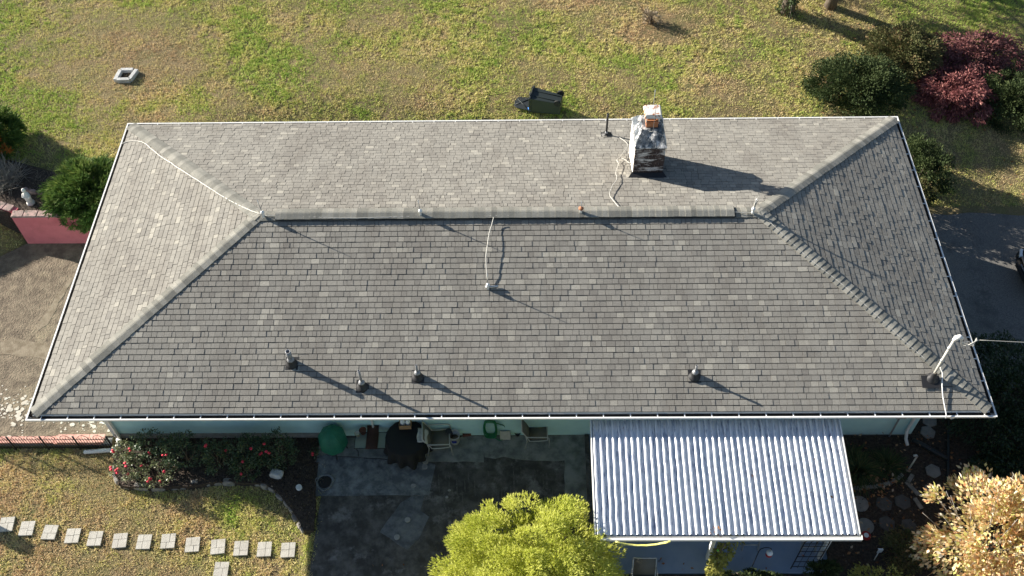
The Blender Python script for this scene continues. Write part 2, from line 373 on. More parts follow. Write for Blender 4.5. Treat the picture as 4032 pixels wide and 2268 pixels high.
# ================================================================== GROUND
xs = np.concatenate([[-400, -150, -70, -40], np.arange(-26, 26.01, .25), [40, 70, 150, 400]])
ys = np.concatenate([[-400, -120, -50, -25], np.arange(-14, 24.01, .25), [35, 60, 140, 400]])
gx, gy = np.meshgrid(xs, ys); gz = T(gx, gy) + (vnoise(gx, gy, 1.3) - .5) * .04 * (np.abs(gx) < 24)
nx, ny = len(xs), len(ys)
me = bpy.data.meshes.new('lawn_ground')
idx = np.arange(nx * ny).reshape(ny, nx)
me.from_pydata(np.stack([gx, gy, gz], -1).reshape(-1, 3).tolist(), [], np.stack([idx[:-1, :-1], idx[:-1, 1:], idx[1:, 1:], idx[1:, :-1]], -1).reshape(-1, 4).tolist())
me.materials.append(M['lawn_soil']); me.polygons.foreach_set('use_smooth', [True] * len(me.polygons))
link('lawn_ground', me, kind='structure')

def PP(*pts): return [Gp(x, y, .02) for x, y in pts]
def P4(*pts, z=0.0): return [Gz(x, y, z) for x, y in pts]
# left forecourt of mossy concrete
FORE = [(-19, -.75), (-16.6, 1.05), (-15.3, 2.05), (-14.6, 2.6), (-10.2, 2.6), (-10.2, -3.96), (-19, -3.96)]
sheet('concrete_forecourt', FORE, .03, 'concrete_mossy', .25)
for q in ([(0, 1345), (60, 1330), (170, 1350), (275, 1385), (262, 1430), (160, 1410), (0, 1395)], [(150, 1300), (190, 1275), (230, 1190), (290, 1100), (275, 1095), (205, 1195), (140, 1285)]):
    sheet('concrete_band', P4(*q, z=.04), .036, 'concrete_pale', .05, jag=.035)
# back patio
PX0 = -4.72
sheet('patio_slab', [(PX0 - .1, -9.2), (PX0 + .05, -3.97), (2.2, -3.97), (2.2, -9.2)], .016, 'concrete_dark', .2, slope=True)
sheet('patio_slab', PP((1262, 1693), (1905, 1692), (1905, 1820), (1700, 1818), (1250, 1790)), .022, 'concrete_light', .05, jag=.02, slope=True)
sheet('patio_slab', PP((1908, 1692), (2325, 1692), (2330, 1800), (2230, 1812), (1908, 1800)), .022, 'concrete_light', .05, jag=.05, slope=True)
sheet('patio_slab', PP((1250, 1792), (1690, 1822), (1715, 1830), (1690, 1950), (1225, 1952)), .021, 'concrete_blue', .05, jag=.012, slope=True)
sheet('patio_slab', PP((2222, 1800), (2325, 1798), (2340, 2060), (2225, 2060)), .0215, 'concrete_light', .05, jag=.015, slope=True)
sheet('patio_patch', PP((1495, 2095), (1577, 1980), (1620, 1955), (1672, 1950), (1655, 2010), (1690, 2035), (1650, 2120), (1605, 2165)), .0225, 'concrete_patch', .05, jag=.012, slope=True)
# lime streaks on the dark slab: thin efflorescence deposits
mb = MB()
for i in range(34):
    x = random.uniform(1720, 2180); y = random.uniform(1830, 1930); L = random.uniform(30, 110); wv = random.uniform(1.2, 4)
    a = [Gp(x - wv, y, .02), Gp(x + wv * .6, y + L * .3, .02), Gp(x + wv, y + L, .02), Gp(x - wv * .8, y + L * .7, .02)]
    b0 = len(mb.v); mb.prism([(p.x, p.y) for p in a[::-1]], .010, .0195); mb.v[b0:] = [(u, v_, w_ + SL(v_)) for u, v_, w_ in mb.v[b0:]]
mb.build('lime_deposit', mat('lime', (.15, .145, .135), .95, 0, (.07, .067, .06), 26, 6, .35, .62), kind='stuff')
# driveway on the right
DRV = [(11.4, -2.5), (11.6, 4.4), (30, 4.4), (30, -2.7)]
mb = MB(); N = 24
for i in range(N + 1):
    x = 10.4 + (30 - 10.4) * (i / N) ** 1.5
    y1 = 4.05 + .25 * math.sin(i * 1.7) * .3 - .25 * (i < 2)
    for y in (-2.55 + .08 * math.sin(i * 2.1), -1.2, 0.4, 2.2, y1): mb.v.append((x, y, float(T(x, y)) + .055))
for i in range(N):
    for j in range(4): mb.f.append((i * 5 + j, (i + 1) * 5 + j, (i + 1) * 5 + j + 1, i * 5 + j + 1)); mb.sm.append(True)
mb.build('asphalt_driveway', 'asphalt', kind='structure')
# beds
ROSEBED = P4((455, 1760), (450, 1860), (470, 1912), (560, 1920), (700, 1915), (900, 1895), (1040, 1905), (1100, 1945), (1150, 2010), (1195, 2090), (1235, 2090), (1255, 1820), (1262, 1690), (480, 1700), z=-.03)
sheet('planting_bed', ROSEBED, -.02, 'soil', .3, jag=.03)
SIDEBED = [(7.6, -4.0), (10.2, -4.0), (10.4, -2.6), (16, -2.6), (16, -12), (7.6, -12)]
sheet('side_yard_soil', SIDEBED, .0, 'soil', .12)
sheet('front_soil', [(-4.8, -8.15), (2.2, -8.15), (2.2, -12), (-4.8, -12)], .024, 'soil', .1, jag=.03, slope=True)
sheet('front_soil', [(2.21, -7.62), (7.6, -7.62), (7.6, -12), (2.21, -12)], .03, 'soil', .1, jag=.03, slope=True)
FLOOR = sheet('porch_floor', [(2.05, -7.6), (8.0, -7.6), (8.0, -3.97), (2.05, -3.97)], .06, 'porch_floor', .2, slope=True)

# ================================================================== HOUSE
house = thing('house', 'long low house with grey shingled hip roof, white gutters and pale blue walls', 'house', (0, 0, 0))
OH = 1.03; wx, wy = HW - OH, HD - OH; WT = EAVE - .12
mb = MB(); mb.bbox((-wx, -wy, -.02), (wx, -wy + .2, WT)); mb.build('wall', 'wall_paint', house)
mb = MB(); mb.bbox((-wx, wy - .2, -.02), (wx, wy, WT)); mb.build('wall', 'wall_paint', house)
mb = MB(); mb.bbox((-wx, -wy + .2, -.02), (-wx + .2, wy - .2, WT)); mb.build('wall', 'wall_paint', house)
mb = MB(); mb.bbox((wx - .2, -wy + .2, -.02), (wx, wy - .2, WT)); mb.build('wall', 'wall_paint', house)
mb = MB(); mb.bbox((-wx - .01, -wy - .02, -.6), (wx + .01, wy + .02, -.021)); mb.build('foundation', 'foundation', house)
mb = MB(); mb.bbox((-wx - .03, -wy - .035, -.3), (-4.7, -wy - .001, .18)); mb.build('foundation_kerb', 'foundation', house)
for sx in (-1, 1):
    mb = MB(); mb.bbox((sx * wx - .06, -wy - .03, .05), (sx * wx + .06, -wy - .002, WT)); mb.build('corner_board', 'white_metal' if sx < 0 else 'wall_paint', house)
mb = MB(); mb.bbox((-HW + .14, -HD + .14, WT), (HW - .14, HD - .14, WT + .02)); mb.build('soffit', 'soffit', house)
G_IN = .145
# roof deck
roof = MB()
dz = -.012
c = [(-HW + G_IN, -HD + G_IN), (HW - G_IN, -HD + G_IN), (HW - G_IN, HD - G_IN), (-HW + G_IN, HD - G_IN)]
ez = EAVE + SLOPE * G_IN + dz
roof.add([(x, y, ez) for x, y in c] + [(-HW + HD, 0, EAVE + RISE + dz), (HW - HD, 0, EAVE + RISE + dz)] + [(x, y, WT + .021) for x, y in c],
         [(0, 1, 5, 4), (2, 3, 4, 5), (1, 2, 5), (3, 0, 4), (0, 6, 7, 1), (1, 7, 8, 2), (2, 8, 9, 3), (3, 9, 6, 0), (9, 8, 7, 6)])
roof = roof.build('roof', 'deck', house)
mb = MB()
for (a, b) in (((-HW + .142, -HD + .142), (HW - .142, -HD + .155)), ((-HW + .142, HD - .155), (HW - .142, HD - .142)), ((-HW + .142, -HD + .155), (-HW + .155, HD - .155)), ((HW - .155, -HD + .155), (HW - .142, HD - .155))):
    mb.bbox((*a, EAVE - .16), (*b, EAVE + .02))
mb.build('fascia', 'white_metal', house)
# --- shingles
EXPO = (math.hypot(HD, RISE) - G_IN / math.cos(PITCH)) / 35.2
FACES = {  # origin at eave line start, u along eave, v up slope, length, trapezoid
    'near': (Vector((-HW + G_IN, -HD + G_IN, 0)), Vector((1, 0, 0)), Vector((0, math.cos(PITCH), math.sin(PITCH))), 2 * (HW - G_IN)),
    'far': (Vector((HW - G_IN, HD - G_IN, 0)), Vector((-1, 0, 0)), Vector((0, -math.cos(PITCH), math.sin(PITCH))), 2 * (HW - G_IN)),
    'left': (Vector((-HW + G_IN, HD - G_IN, 0)), Vector((0, -1, 0)), Vector((math.cos(PITCH), 0, math.sin(PITCH))), 2 * (HD - G_IN)),
    'right': (Vector((HW - G_IN, -HD + G_IN, 0)), Vector((0, 1, 0)), Vector((-math.cos(PITCH), 0, math.sin(PITCH))), 2 * (HD - G_IN))}
for k in FACES: FACES[k][0].z = EAVE + SLOPE * G_IN
VMAX = (HD - G_IN) / math.cos(PITCH)
def clip(poly, a, b, cc):
    out = []
    for i in range(len(poly)):
        p, q = poly[i], poly[(i + 1) % len(poly)]; dp = a * p[0] + b * p[1] + cc; dq = a * q[0] + b * q[1] + cc
        if dp >= 0: out.append(p)
        if (dp >= 0) != (dq >= 0):
            t = dp / (dp - dq); out.append((p[0] + (q[0] - p[0]) * t, p[1] + (q[1] - p[1]) * t))
    return out
WID = [.095, .13, .155, .18, .21, .245]; THK = [.0125, .0155, .020]
LEN = EXPO - .0175
def tab_pts(poly, v0, th):      # local (u, v) polygon -> prism verts in (u, v, n)
    hgt = lambda v: th - .0045 * min(1, max(0, (v - v0) / LEN))
    return [(p[0], p[1], -.008) for p in poly] + [(p[0], p[1], hgt(p[1])) for p in poly]
def tab_faces(n): return [tuple(range(n, 2 * n))] + [(i, (i + 1) % n, n + (i + 1) % n, n + i) for i in range(n)]
tabmesh = {}
def shared_tab(wi, ti, ci):
    k = (wi, ti, ci)
    if k not in tabmesh:
        mb = MB(); wv = WID[wi]; poly = [(.004, 0), (wv - .004, 0), (wv - .004, LEN), (.004, LEN)]
        mb.add(tab_pts(poly, 0, THK[ti]), tab_faces(4)); mb.val = [ci] * 8; tabmesh[k] = mb.mesh('shingle', 'shingle')
    return tabmesh[k]
CVAL = [.05, .2, .33, .45, .55, .62, .7, .95]
CW = [.8, 2.0, 3, 3.4, 3.4, 2.6, 1.4, 1.15]
n_single = 0; field = MB(); cuts = []
for fname, (O, U, V, Lu) in FACES.items():
    Nn = U.cross(V); rotm = Matrix((U, V, Nn)).transposed(); k = 0
    while k * EXPO < VMAX - .02:
        v0 = k * EXPO; u = -random.uniform(0, .25); hipu = v0 * math.cos(PITCH)
        u0, u1 = hipu - .3, Lu - hipu + .3
        u = u0 - random.uniform(0, .2)
        while u < u1:
            wi = random.choices(range(6), [1.2, 2.2, 3, 3.2, 3, 1.8])[0]; wv = WID[wi]; ti = random.choices(range(3), [1.6, 2, 1.3])[0]
            ci = random.choices(CVAL, CW)[0]
            inside = u > hipu + LEN and u + wv < Lu - hipu - LEN and v0 + LEN < VMAX
            if fname == 'near' and inside and n_single < 300 and k < 4:
                link('shingle', shared_tab(wi, ti, ci), roof, loc=O + U * u + V * v0, rot=rotm.to_euler()); n_single += 1
            else:
                jig = random.uniform(-.003, .003)
                poly = [(u + .004 + jig, v0), (u + wv - .004 + jig, v0 + random.uniform(-.0015, .0015)), (u + wv - .004, min(v0 + LEN, VMAX)), (u + .004, min(v0 + LEN, VMAX))]
                cp = math.cos(PITCH)
                poly = clip(poly, 1, -cp, 0); poly = clip(poly, -1, -cp, Lu) if len(poly) > 2 else poly
                if len(poly) > 2:
                    n = len(poly); pts = tab_pts(poly, v0, THK[ti])
                    field.add([O + U * a + V * b + Nn * c_ for a, b, c_ in pts], tab_faces(n)); field.val += [min(1, max(0, ci + random.uniform(-.04, .04)))] * (2 * n)
            u += wv
        k += 1
f = field.build('shingle_field', 'shingle', roof, kind='stuff')
# --- hip and ridge caps
def cap_run(name, A, B, sideA, sideB, step, halfw, th=.021, jit=.005):
    d = (B - A).normalized(); L = (B - A).length; n = int(L / step); variants = []
    up = (sideA.cross(d)); up = up if up.z > 0 else -up; upb = (sideB.cross(d)); upb = upb if upb.z > 0 else -upb; mid = (up + upb).normalized()
    for q in range(5):
        mb = MB(); ln = step + .05
        prof = [sideA * halfw, sideA * halfw * .12, sideB * halfw * .12, sideB * halfw]
        lift = [.002, .004, .004, .002]
        for t, hgt in ((0, th), (ln, .004)):
            for s_, lf in zip(prof, lift):
                nrm = up if s_.dot(sideA) > s_.dot(sideB) else upb
                mb.v.append(s_ + d * t + (nrm * .6 + mid * .4) * (hgt + lf))
        for t in (0, ln):
            for s_ in prof:
                nrm = up if s_.dot(sideA) > s_.dot(sideB) else upb
                mb.v.append(s_ + d * t - nrm * .004)
        for i in range(3): mb.f.append((i, i + 1, 5 + i, 4 + i)); mb.sm.append(False)
        for i in range(3): mb.f.append((8 + i, 9 + i, i + 1, i)); mb.sm.append(False)
        mb.f += [(8, 0, 4, 12), (3, 11, 15, 7)]; mb.sm += [False, False]
        mb.val = [q / 4] * 16; variants.append(mb.mesh(name, 'cap_shingle'))
    for i in range(n + 1):
        link(name, random.choice(variants), roof, loc=A + d * (i * step) + Vector((random.uniform(-jit, jit), random.uniform(-jit, jit), 0)))
lift = Vector((0, 0, .018))
RL = Vector((-HW + HD, 0, EAVE + RISE)) + lift; RR = Vector((HW - HD, 0, EAVE + RISE)) + lift
cs, sn = math.cos(PITCH), math.sin(PITCH)
for (sx, sy) in ((-1, -1), (1, -1), (1, 1), (-1, 1)):
    Ca = Vector((sx * (HW - G_IN - .02), sy * (HD - G_IN - .02), EAVE + SLOPE * (G_IN + .02))) + lift
    Rr = RL if sx < 0 else RR
    hd = (Rr - Ca).normalized()
    nA = Vector((0, sy * sn, cs)); nB = Vector((sx * sn, 0, cs))       # normals of long slope / end slope
    sA = nA.cross(hd); sA = sA if sA.x * sx < 0 else -sA                # lies in the long slope, pointing inward
    sB = nB.cross(hd); sB = sB if sB.y * sy < 0 else -sB
    wide = .17
    cap_run('hip_cap', Ca, Rr, sA, sB, .146, wide)
VX0, VX1 = -HW + HD + .45, HW - HD - .62
mb = MB()   # ridge vent under the caps
for sy in (-1, 1):
    for (a, b, up) in ((.0, .165, .066),):
        s_ = Vector((0, sy * cs, -sn)); nrm = Vector((0, sy * sn, cs))
        p = [Vector((0, 0, 0)) + nrm * .0, s_ * b - nrm * .005, s_ * b + nrm * up, nrm * up]
        base = Vector((VX0, 0, EAVE + RISE)); e = Vector((VX1 - VX0, 0, 0))
        vs = [base + q for q in p] + [base + q + e for q in p]
        mb.add(vs, [(0, 1, 2, 3), (7, 6, 5, 4), (0, 4, 5, 1), (1, 5, 6, 2), (2, 6, 7, 3)])
mb.build('ridge_vent', 'black_rubber', roof)
cap_run('ridge_cap', RL + Vector((.05, 0, 0)), Vector((VX0 - .1, 0, RL.z)), Vector((0, -cs, -sn)), Vector((0, cs, -sn)), .146, .17)
cap_run('ridge_cap', Vector((VX0, 0, RL.z + .060)), Vector((VX1 - .15, 0, RL.z + .060)), Vector((0, -cs, -sn)), Vector((0, cs, -sn)), .146, .18, .02)
cap_run('ridge_cap', Vector((VX1 + .02, 0, RL.z)), RR - Vector((.05, 0, 0)), Vector((0, -cs, -sn)), Vector((0, cs, -sn)), .146, .17)
# --- gutters
def gutter(a, b, inward):
    a = Vector(a); b = Vector(b); d = (b - a).normalized(); i = Vector(inward); g = bpy.data.objects.new('gutter', None)
    # outer profile swept, mitred at both ends
    prof = [(.0, .0), (.036, .0), (.036, -.012), (.012, -.03), (.012, -.075), (.03, -.105), (.138, -.105), (.138, -.02), (.1345, -.02), (.1345, -.1015), (.033, -.1015), (.0155, -.073), (.0155, -.035), (.0, -.02)]
    mb = MB(); n = len(prof)
    for (P, s) in ((a, 1), (b, -1)):
        for (q, z) in prof: mb.v.append(P + i * q + d * (s * q) + Vector((0, 0, z)))
    for k in range(n): mb.f.append((k, (k + 1) % n, n + (k + 1) % n, n + k)); mb.sm.append(False)
    return mb.build('gutter', 'white_metal', house), a, b, d, i
corners = [Vector((-HW, -HD, EAVE)), Vector((HW, -HD, EAVE)), Vector((HW, HD, EAVE)), Vector((-HW, HD, EAVE))]
inw = [(0, 1, 0), (-1, 0, 0), (0, -1, 0), (1, 0, 0)]
hm = MB().box((0, 0, 0), (.024, .105, .016)).mesh('gutter_hanger', 'white_metal'); gd = None
for k in range(4):
    g, a, b, d, i = gutter(corners[k], corners[(k + 1) % 4], inw[k])
    L = (b - a).length; nh = int(L / .62)
    mb = MB(); p0, p1 = a + i * .034 + d * .12, b + i * .034 - d * .12; q0, q1 = a + i * .134 + d * .12, b + i * .134 - d * .12
    ud = Vector((0, 0, -.04)); mb.add([p0 + ud, p1 + ud, q1 + ud, q0 + ud], [(0, 1, 2, 3)]); mb.build('gutter_debris_shade', 'gutter_inside', g)  # debris sheet raised and darkened, the trough's shade put into its colour
    for j in range(nh):
        if k == 3: continue
        link('gutter_hanger', hm, g, loc=a + d * (.35 + j * L / nh) + i * .085 + Vector((0, 0, -.014)), rot=(0, 0, math.atan2(i.y, i.x) - math.pi / 2))
# --- downspouts
mb = MB(); x = -wx + .12
mb.tube([(x, -HD + .07, EAVE - .1), (x, -HD + .1, EAVE - .22), (x, -wy - .07, EAVE - .55), (x, -wy - .07, .18), (x - .02, -wy - .12, .02)], .042, 8).build('downspout', 'pipe_white', house)
mb = MB(); x = wx - .12
mb.tube([(x + .2, -HD + .07, EAVE - .1), (x + .2, -HD + .1, EAVE - .22), (x, -wy - .07, EAVE - .6), (x, -wy - .07, .3), (x + .0, -wy - .2, .1), (x + .02, -wy - .36, .05)], .042, 8).build('downspout', 'white_metal', house)
# meter box by the right corner
mb = MB(); mb.bbox((wx - .62, -wy - .14, 1.0), (wx - .36, -wy - .001, 1.4)); mb.tube([(wx - .49, -wy - .07, 0), (wx - .49, -wy - .07, 1.0)], .025, 8); mb.tube([(wx - .49, -wy - .07, 1.4), (wx - .49, -wy - .07, WT)], .025, 8)
bevel(mb.build('meter_box', 'lead_grey', house), .01)

# --- chimney (part of the house)
CX0, CX1, CY0, CY1 = 3.27, 4.05, 1.78, 2.88; CZ1 = EAVE + 1.97; CZ2 = EAVE + 2.27; cm = .012
ch = MB(); prof = [(CY0 + cm, EAVE + .75), (CY0 + cm, CZ1 - .005), (CY1 - cm, CZ1 - .005), (CY1 - cm, EAVE + .45)]
n = len(prof); ch.add([(CX0 + cm, y, z) for y, z in prof] + [(CX1 - cm, y, z) for y, z in prof], [tuple(range(n)), tuple(range(2 * n - 1, n - 1, -1))] + [(i, n + i, n + (i + 1) % n, (i + 1) % n) for i in range(n)])
chim = ch.build('chimney', 'mortar', house)
def brickmesh(L, D_, H, m):
    mb = MB(); mb.box((0, 0, 0), (L, D_, H)); return mb.mesh('brick', m)
BH, BL, JT = .066, .185, .01
bm = {}
def brick(L, m, loc, rz):
    k = (round(L, 3), m)
    if k not in bm: bm[k] = brickmesh(L, .05, BH, m)
    link('brick', bm[k], chim, loc=loc, rot=(random.uniform(-.02, .02), 0, rz + random.uniform(-.012, .012)))
def brick_wall(p0, p1, zlo, ztop_fn, m, off):
    p0 = Vector(p0); p1 = Vector(p1); d = (p1 - p0); L = d.length; d.normalize(); nrm = Vector((d.y, -d.x)); rz = math.atan2(d.y, d.x); z = CZ1 - BH / 2; k = 0
    while z > zlo:
        u = 0; first = (k + off) % 2
        while u < L - .02:
            bl = min((BL / 2 if (u == 0 and first) else BL), L - u - (0 if L - u > .06 else 0))
            if L - u - bl < .06: bl = L - u
            ctr = p0 + d * (u + bl / 2) - nrm * (.025 - .006 + random.uniform(-.003, .004))
            if z < ztop_fn(ctr) : brick(bl - JT, m if random.random() > .0 else m, (ctr.x, ctr.y, z), rz)
            u += bl
        z -= BH + JT; k += 1
brick_wall((CX0, CY0), (CX1, CY0), EAVE + .86, lambda c_: 99, 'brick_dark', 0)
brick_wall((CX0, CY1), (CX0, CY0), EAVE + .56, lambda c_: 99, 'brick_pale', 1)  # pale brick on the left face, dark brick on near and right faces
brick_wall((CX1, CY0), (CX1, CY1), EAVE + .56, lambda c_: 99, 'brick_dark', 1)
# mortar wash (sloped crown) round the flue
fx, fy = 3.70, 2.38
mb = MB(); N_ = 6
lo_ = [(CX0 - .02, CY0 - .02), (CX1 + .02, CY0 - .02), (CX1 + .02, CY1 + .02), (CX0 - .02, CY1 + .02)]; hi_ = [(fx - .25, fy - .22), (fx + .24, fy - .22), (fx + .24, fy + .32), (fx - .25, fy + .32)]
for f, z in ((0, CZ1), (0, CZ1 + .03), (.35, CZ1 + .14), (.7, CZ1 + .23), (1, CZ2)):
    for k in range(4):
        for q_ in range(N_):
            t_ = q_ / N_; A_, B_ = lo_[k], lo_[(k + 1) % 4]; C_, D_ = hi_[k], hi_[(k + 1) % 4]
            x = (A_[0] + (B_[0] - A_[0]) * t_) * (1 - f) + (C_[0] + (D_[0] - C_[0]) * t_) * f; y = (A_[1] + (B_[1] - A_[1]) * t_) * (1 - f) + (C_[1] + (D_[1] - C_[1]) * t_) * f
            mb.v.append((x + random.uniform(-.01, .01), y + random.uniform(-.01, .01), z + random.uniform(-.01, .01)))
n = 4 * N_
for r_ in range(4):
    for i in range(n): mb.f.append((r_ * n + i, r_ * n + (i + 1) % n, (r_ + 1) * n + (i + 1) % n, (r_ + 1) * n + i)); mb.sm.append(False)
mb.f += [tuple(range(4 * n, 5 * n)), tuple(range(n - 1, -1, -1))]; mb.sm += [False, False]
mb.build('mortar_crown', 'mortar_wash', chim)
mb = MB()
for (a, b, c_, d_) in ((-.15, -.15, .15, -.12), (-.15, .12, .15, .15), (-.15, -.12, -.12, .12), (.12, -.12, .15, .12)): mb.bbox((fx + a, fy + b, CZ2 - .03), (fx + c_, fy + d_, CZ2 + .24))
mb.build('flue_liner', 'terracotta', chim)
mb = MB(); zc = CZ2 + .37
mb.add([(fx - .23, fy - .23, zc), (fx + .23, fy - .23, zc), (fx + .23, fy + .23, zc), (fx - .23, fy + .23, zc), (fx - .19, fy - .19, zc + .10), (fx + .19, fy - .19, zc + .10), (fx + .19, fy + .19, zc + .10), (fx - .19, fy + .19, zc + .10)],
       [(3, 2, 1, 0), (4, 5, 6, 7), (0, 1, 5, 4), (1, 2, 6, 5), (2, 3, 7, 6), (3, 0, 4, 7)])
cap = mb.build('chimney_cap', 'rusty_white', chim); bevel(cap, .012)
mb = MB()
for sx in (-1, 1):
    for sy in (-1, 1): MB().bbox((fx + sx * .158 - .011, fy + sy * .158 - .011, CZ2 + .16), (fx + sx * .158 + .011, fy + sy * .158 + .011, zc)).build('cap_leg', 'rusty_white', chim)
MB().bbox((fx - .17, fy - .183, CZ2 + .18), (fx + .17, fy - .171, CZ2 + .21)).build('cap_band', 'terracotta', chim)
mb = MB()   # base flashing
zl = roofz(3.6, CY0 - .12); 
mb.add([(CX0 - .12, CY0 - .13, roofz(0, CY0 - .13) + .02), (CX1 + .12, CY0 - .13, roofz(0, CY0 - .13) + .02), (CX1 + .02, CY0 + .01, roofz(0, CY0) + .13), (CX0 - .02, CY0 + .01, roofz(0, CY0) + .13),
        (CX0 - .12, CY0 - .13, roofz(0, CY0 - .13) - .01), (CX1 + .12, CY0 - .13, roofz(0, CY0 - .13) - .01)], [(0, 1, 2, 3), (4, 5, 1, 0)])
mb.add([(CX0 - .02, CY0 - .015, roofz(0, CY0) - .02), (CX1 + .02, CY0 - .015, roofz(0, CY0) - .02), (CX1 + .02, CY0 - .015, roofz(0, CY0) + .13), (CX0 - .02, CY0 - .015, roofz(0, CY0) + .13)], [(0, 1, 2, 3)])
for (sx, x) in ((-1, CX0), (1, CX1)):
    mb.add([(x + sx * .015, CY0, roofz(0, CY0) - .03), (x + sx * .015, CY1, roofz(0, CY1) - .03), (x + sx * .015, CY1, roofz(0, CY1) + .09), (x + sx * .015, CY0, roofz(0, CY0) + .09)], [(0, 1, 2, 3)])
mb.build('base_flashing', 'black_rubber', chim)

# --- vent pipes (parts of the house)
def vent(px, py, face, h, r, m='lead_grey', boot_r=.085, boot_h=.2, cone=True):
    p = roof_pt(px, py, face); z0 = p.z
    nrm = Vector((0, -sn if face == 'near' else sn, cs))
    mb = MB(); q = nrm.to_track_quat('Z', 'Y').to_matrix(); mb.box(p + Vector((0, 0, .012)), (.3, .32, .008), q)
    mb.lathe([(.15, -.03), (.14, .025), (boot_r * 1.12, .05), (boot_r, boot_h * .8), (boot_r * .8, boot_h), (r, boot_h + .03)], p, 16)
    v = mb.build('vent_pipe', 'black_rubber', house)
    mb = MB(); prof = [(r, boot_h - .06), (r * 1.02, h), (r * .78, h), (r * .78, h - .25)]
    mb.lathe(prof, p, 14); mb.build('pipe', m, v)
    mb = MB(); mb.lathe([(boot_r * .9, boot_h * .72), (boot_r * .92, boot_h * .9), (boot_r * .78, boot_h + .015), (r, boot_h + .05)], p, 16); mb.build('collar', 'lead_grey', v)
vent(1150, 1432, 'near', .52, .062, boot_r=.10)
vent(1428, 1522, 'near', .68, .03)
vent(1646, 1484, 'near', .50, .028)
vent(2734, 1482, 'near', .46, .026)
vent(2387, 532, 'far', .82, .03, 'dark_metal', boot_r=.05, boot_h=.1)

# ---------------------------------------------------------------- lightning protection (own things)
def cable(name, pts, r, label, m='cable_grey', wob=0.012, sub=6):
    P = [Vector(p) for p in pts]; path = []
    for i in range(len(P) - 1):
        p0, p1, p2, p3 = P[max(i - 1, 0)], P[i], P[i + 1], P[min(i + 2, len(P) - 1)]
        for k in range(sub):
            t = k / sub; path.append(.5 * ((2 * p1) + (p2 - p0) * t + (2 * p0 - 5 * p1 + 4 * p2 - p3) * t * t + (3 * p1 - p0 - 3 * p2 + p3) * t ** 3) + Vector((random.uniform(-wob, wob), random.uniform(-wob, wob), 0)))
    path.append(P[-1])
    return MB().tube(path, r * .8, 6).build(name, m, label=label, cat='cable')
def rp(px, py, face, dz=.03): p = roof_pt(px, py, face); p.z += dz; return p
RZ = EAVE + RISE
def rid(px, py, dz=.0, y=None):
    p = at(px, py, RZ + .05 + dz); return p
cable('conductor_cable', [rp(478, 572, 'left', .04), rp(505, 560, 'left'), rp(560, 562, 'left'), rp(600, 590, 'left'), rp(640, 622, 'left'), rp(760, 700, 'left'), rp(860, 765, 'left'), rp(950, 815, 'left'), rp(1010, 842, 'left', .05), rid(1036, 846)], .013, 'pale conductor cable running down the left hip to the gutter', wob=.008)
cable('conductor_cable', [rid(1036, 849), rid(1180, 852), rid(1320, 858), rid(1480, 857), rid(1600, 852), rid(1660, 846), rid(1800, 844), rid(1930, 850), rid(2060, 846), rid(2280, 840), rid(2420, 832), rid(2560, 832), rid(2800, 832), rid(2960, 838)], .011, 'long pale conductor cable lying along the ridge')
cable('conductor_cable', [rid(2962, 838), rp(3010, 862, 'near', .05), rp(3080, 925, 'near'), rp(3200, 1032, 'near'), rp(3330, 1135, 'near'), rp(3450, 1245, 'near'), rp(3560, 1345, 'near'), rp(3650, 1425, 'near')], .013, 'straight pale conductor cable running down the near right hip', wob=.006)
cable('conductor_cable', [rid(1943, 856, .02), rp(1938, 890, 'near', .09), rp(1925, 940, 'near', .12), rp(1918, 990, 'near', .13), rp(1914, 1040, 'near', .12), rp(1917, 1090, 'near', .1), rp(1922, 1135, 'near', .05)], .012, 'pale cable hanging down the near slope to the lone rod', wob=.006)
cable('conductor_cable', [rp(2438, 826, 'far', .08), rp(2420, 805, 'far', .08), rp(2400, 775, 'far', .08), rp(2412, 740, 'far', .1), rp(2428, 715, 'far', .1), rp(2424, 690, 'far', .1), rp(2434, 655, 'far', .1), rp(2428, 640, 'far', .1), rp(2448, 620, 'far', .12), rp(2470, 582, 'far', .12), rp(2440, 548, 'far', .06)], .012, 'crooked pale cable climbing from the ridge toward the vent beside the chimney', wob=.006)
cable('conductor_cable', [rp(2432, 652, 'far', .1), rp(2450, 640, 'far', .15), Vector((3.22, 1.9, EAVE + 1.35)), Vector((3.23, 2.2, EAVE + 1.9)), Vector((3.3, 2.35, EAVE + 2.08)), Vector((3.5, 2.15, EAVE + 2.2)), Vector((3.72, 2.1, EAVE + 2.25))], .010, 'thin cable branching up the white side of the chimney', wob=.006)
def rod(base, h, label, lean=(0, 0), shaft=.013, bracket=True, m='galv'):
    t = thing('lightning_rod', label, 'lightning rod', base, 0, 'lightning rods on the roof')
    if bracket:
        mb = MB(); mb.box((0, 0, .05), (.045, .07, .12)); mb.lathe([(.045, .11), (.05, .14), (.04, .185), (.012, .2)], n=10); mb.build('bracket', 'white_metal', t)
    MB().tube([(0, 0, .1), (lean[0] * .5, lean[1] * .5, h * .5), (lean[0], lean[1], h)], [shaft, shaft, shaft * .5], 6).build('rod', m, t)
    return t
rod(rid(1038, 852), .62, 'lightning rod with two pale knobs at the left end of the ridge', (-.03, 0))
rod(rid(1657, 846), .55, 'lightning rod on the ridge, second from the left', (-.02, 0))
rod(rid(2287, 838), .42, 'lightning rod with orange stained knob on the ridge left of the chimney cable')
MB().lathe([(.02, .12), (.06, .145), (.065, .175), (.02, .2)], rid(2287, 838), 10).build('knob', 'terracotta', None).parent = bpy.data.objects['lightning_rod.002']
bpy.data.objects['knob'].location = -rid(2287, 838)
r4 = rod(rid(2963, 838), .5, 'frayed lightning rod with splayed strands at the right end of the ridge', (.02, .02))
mb = MB()
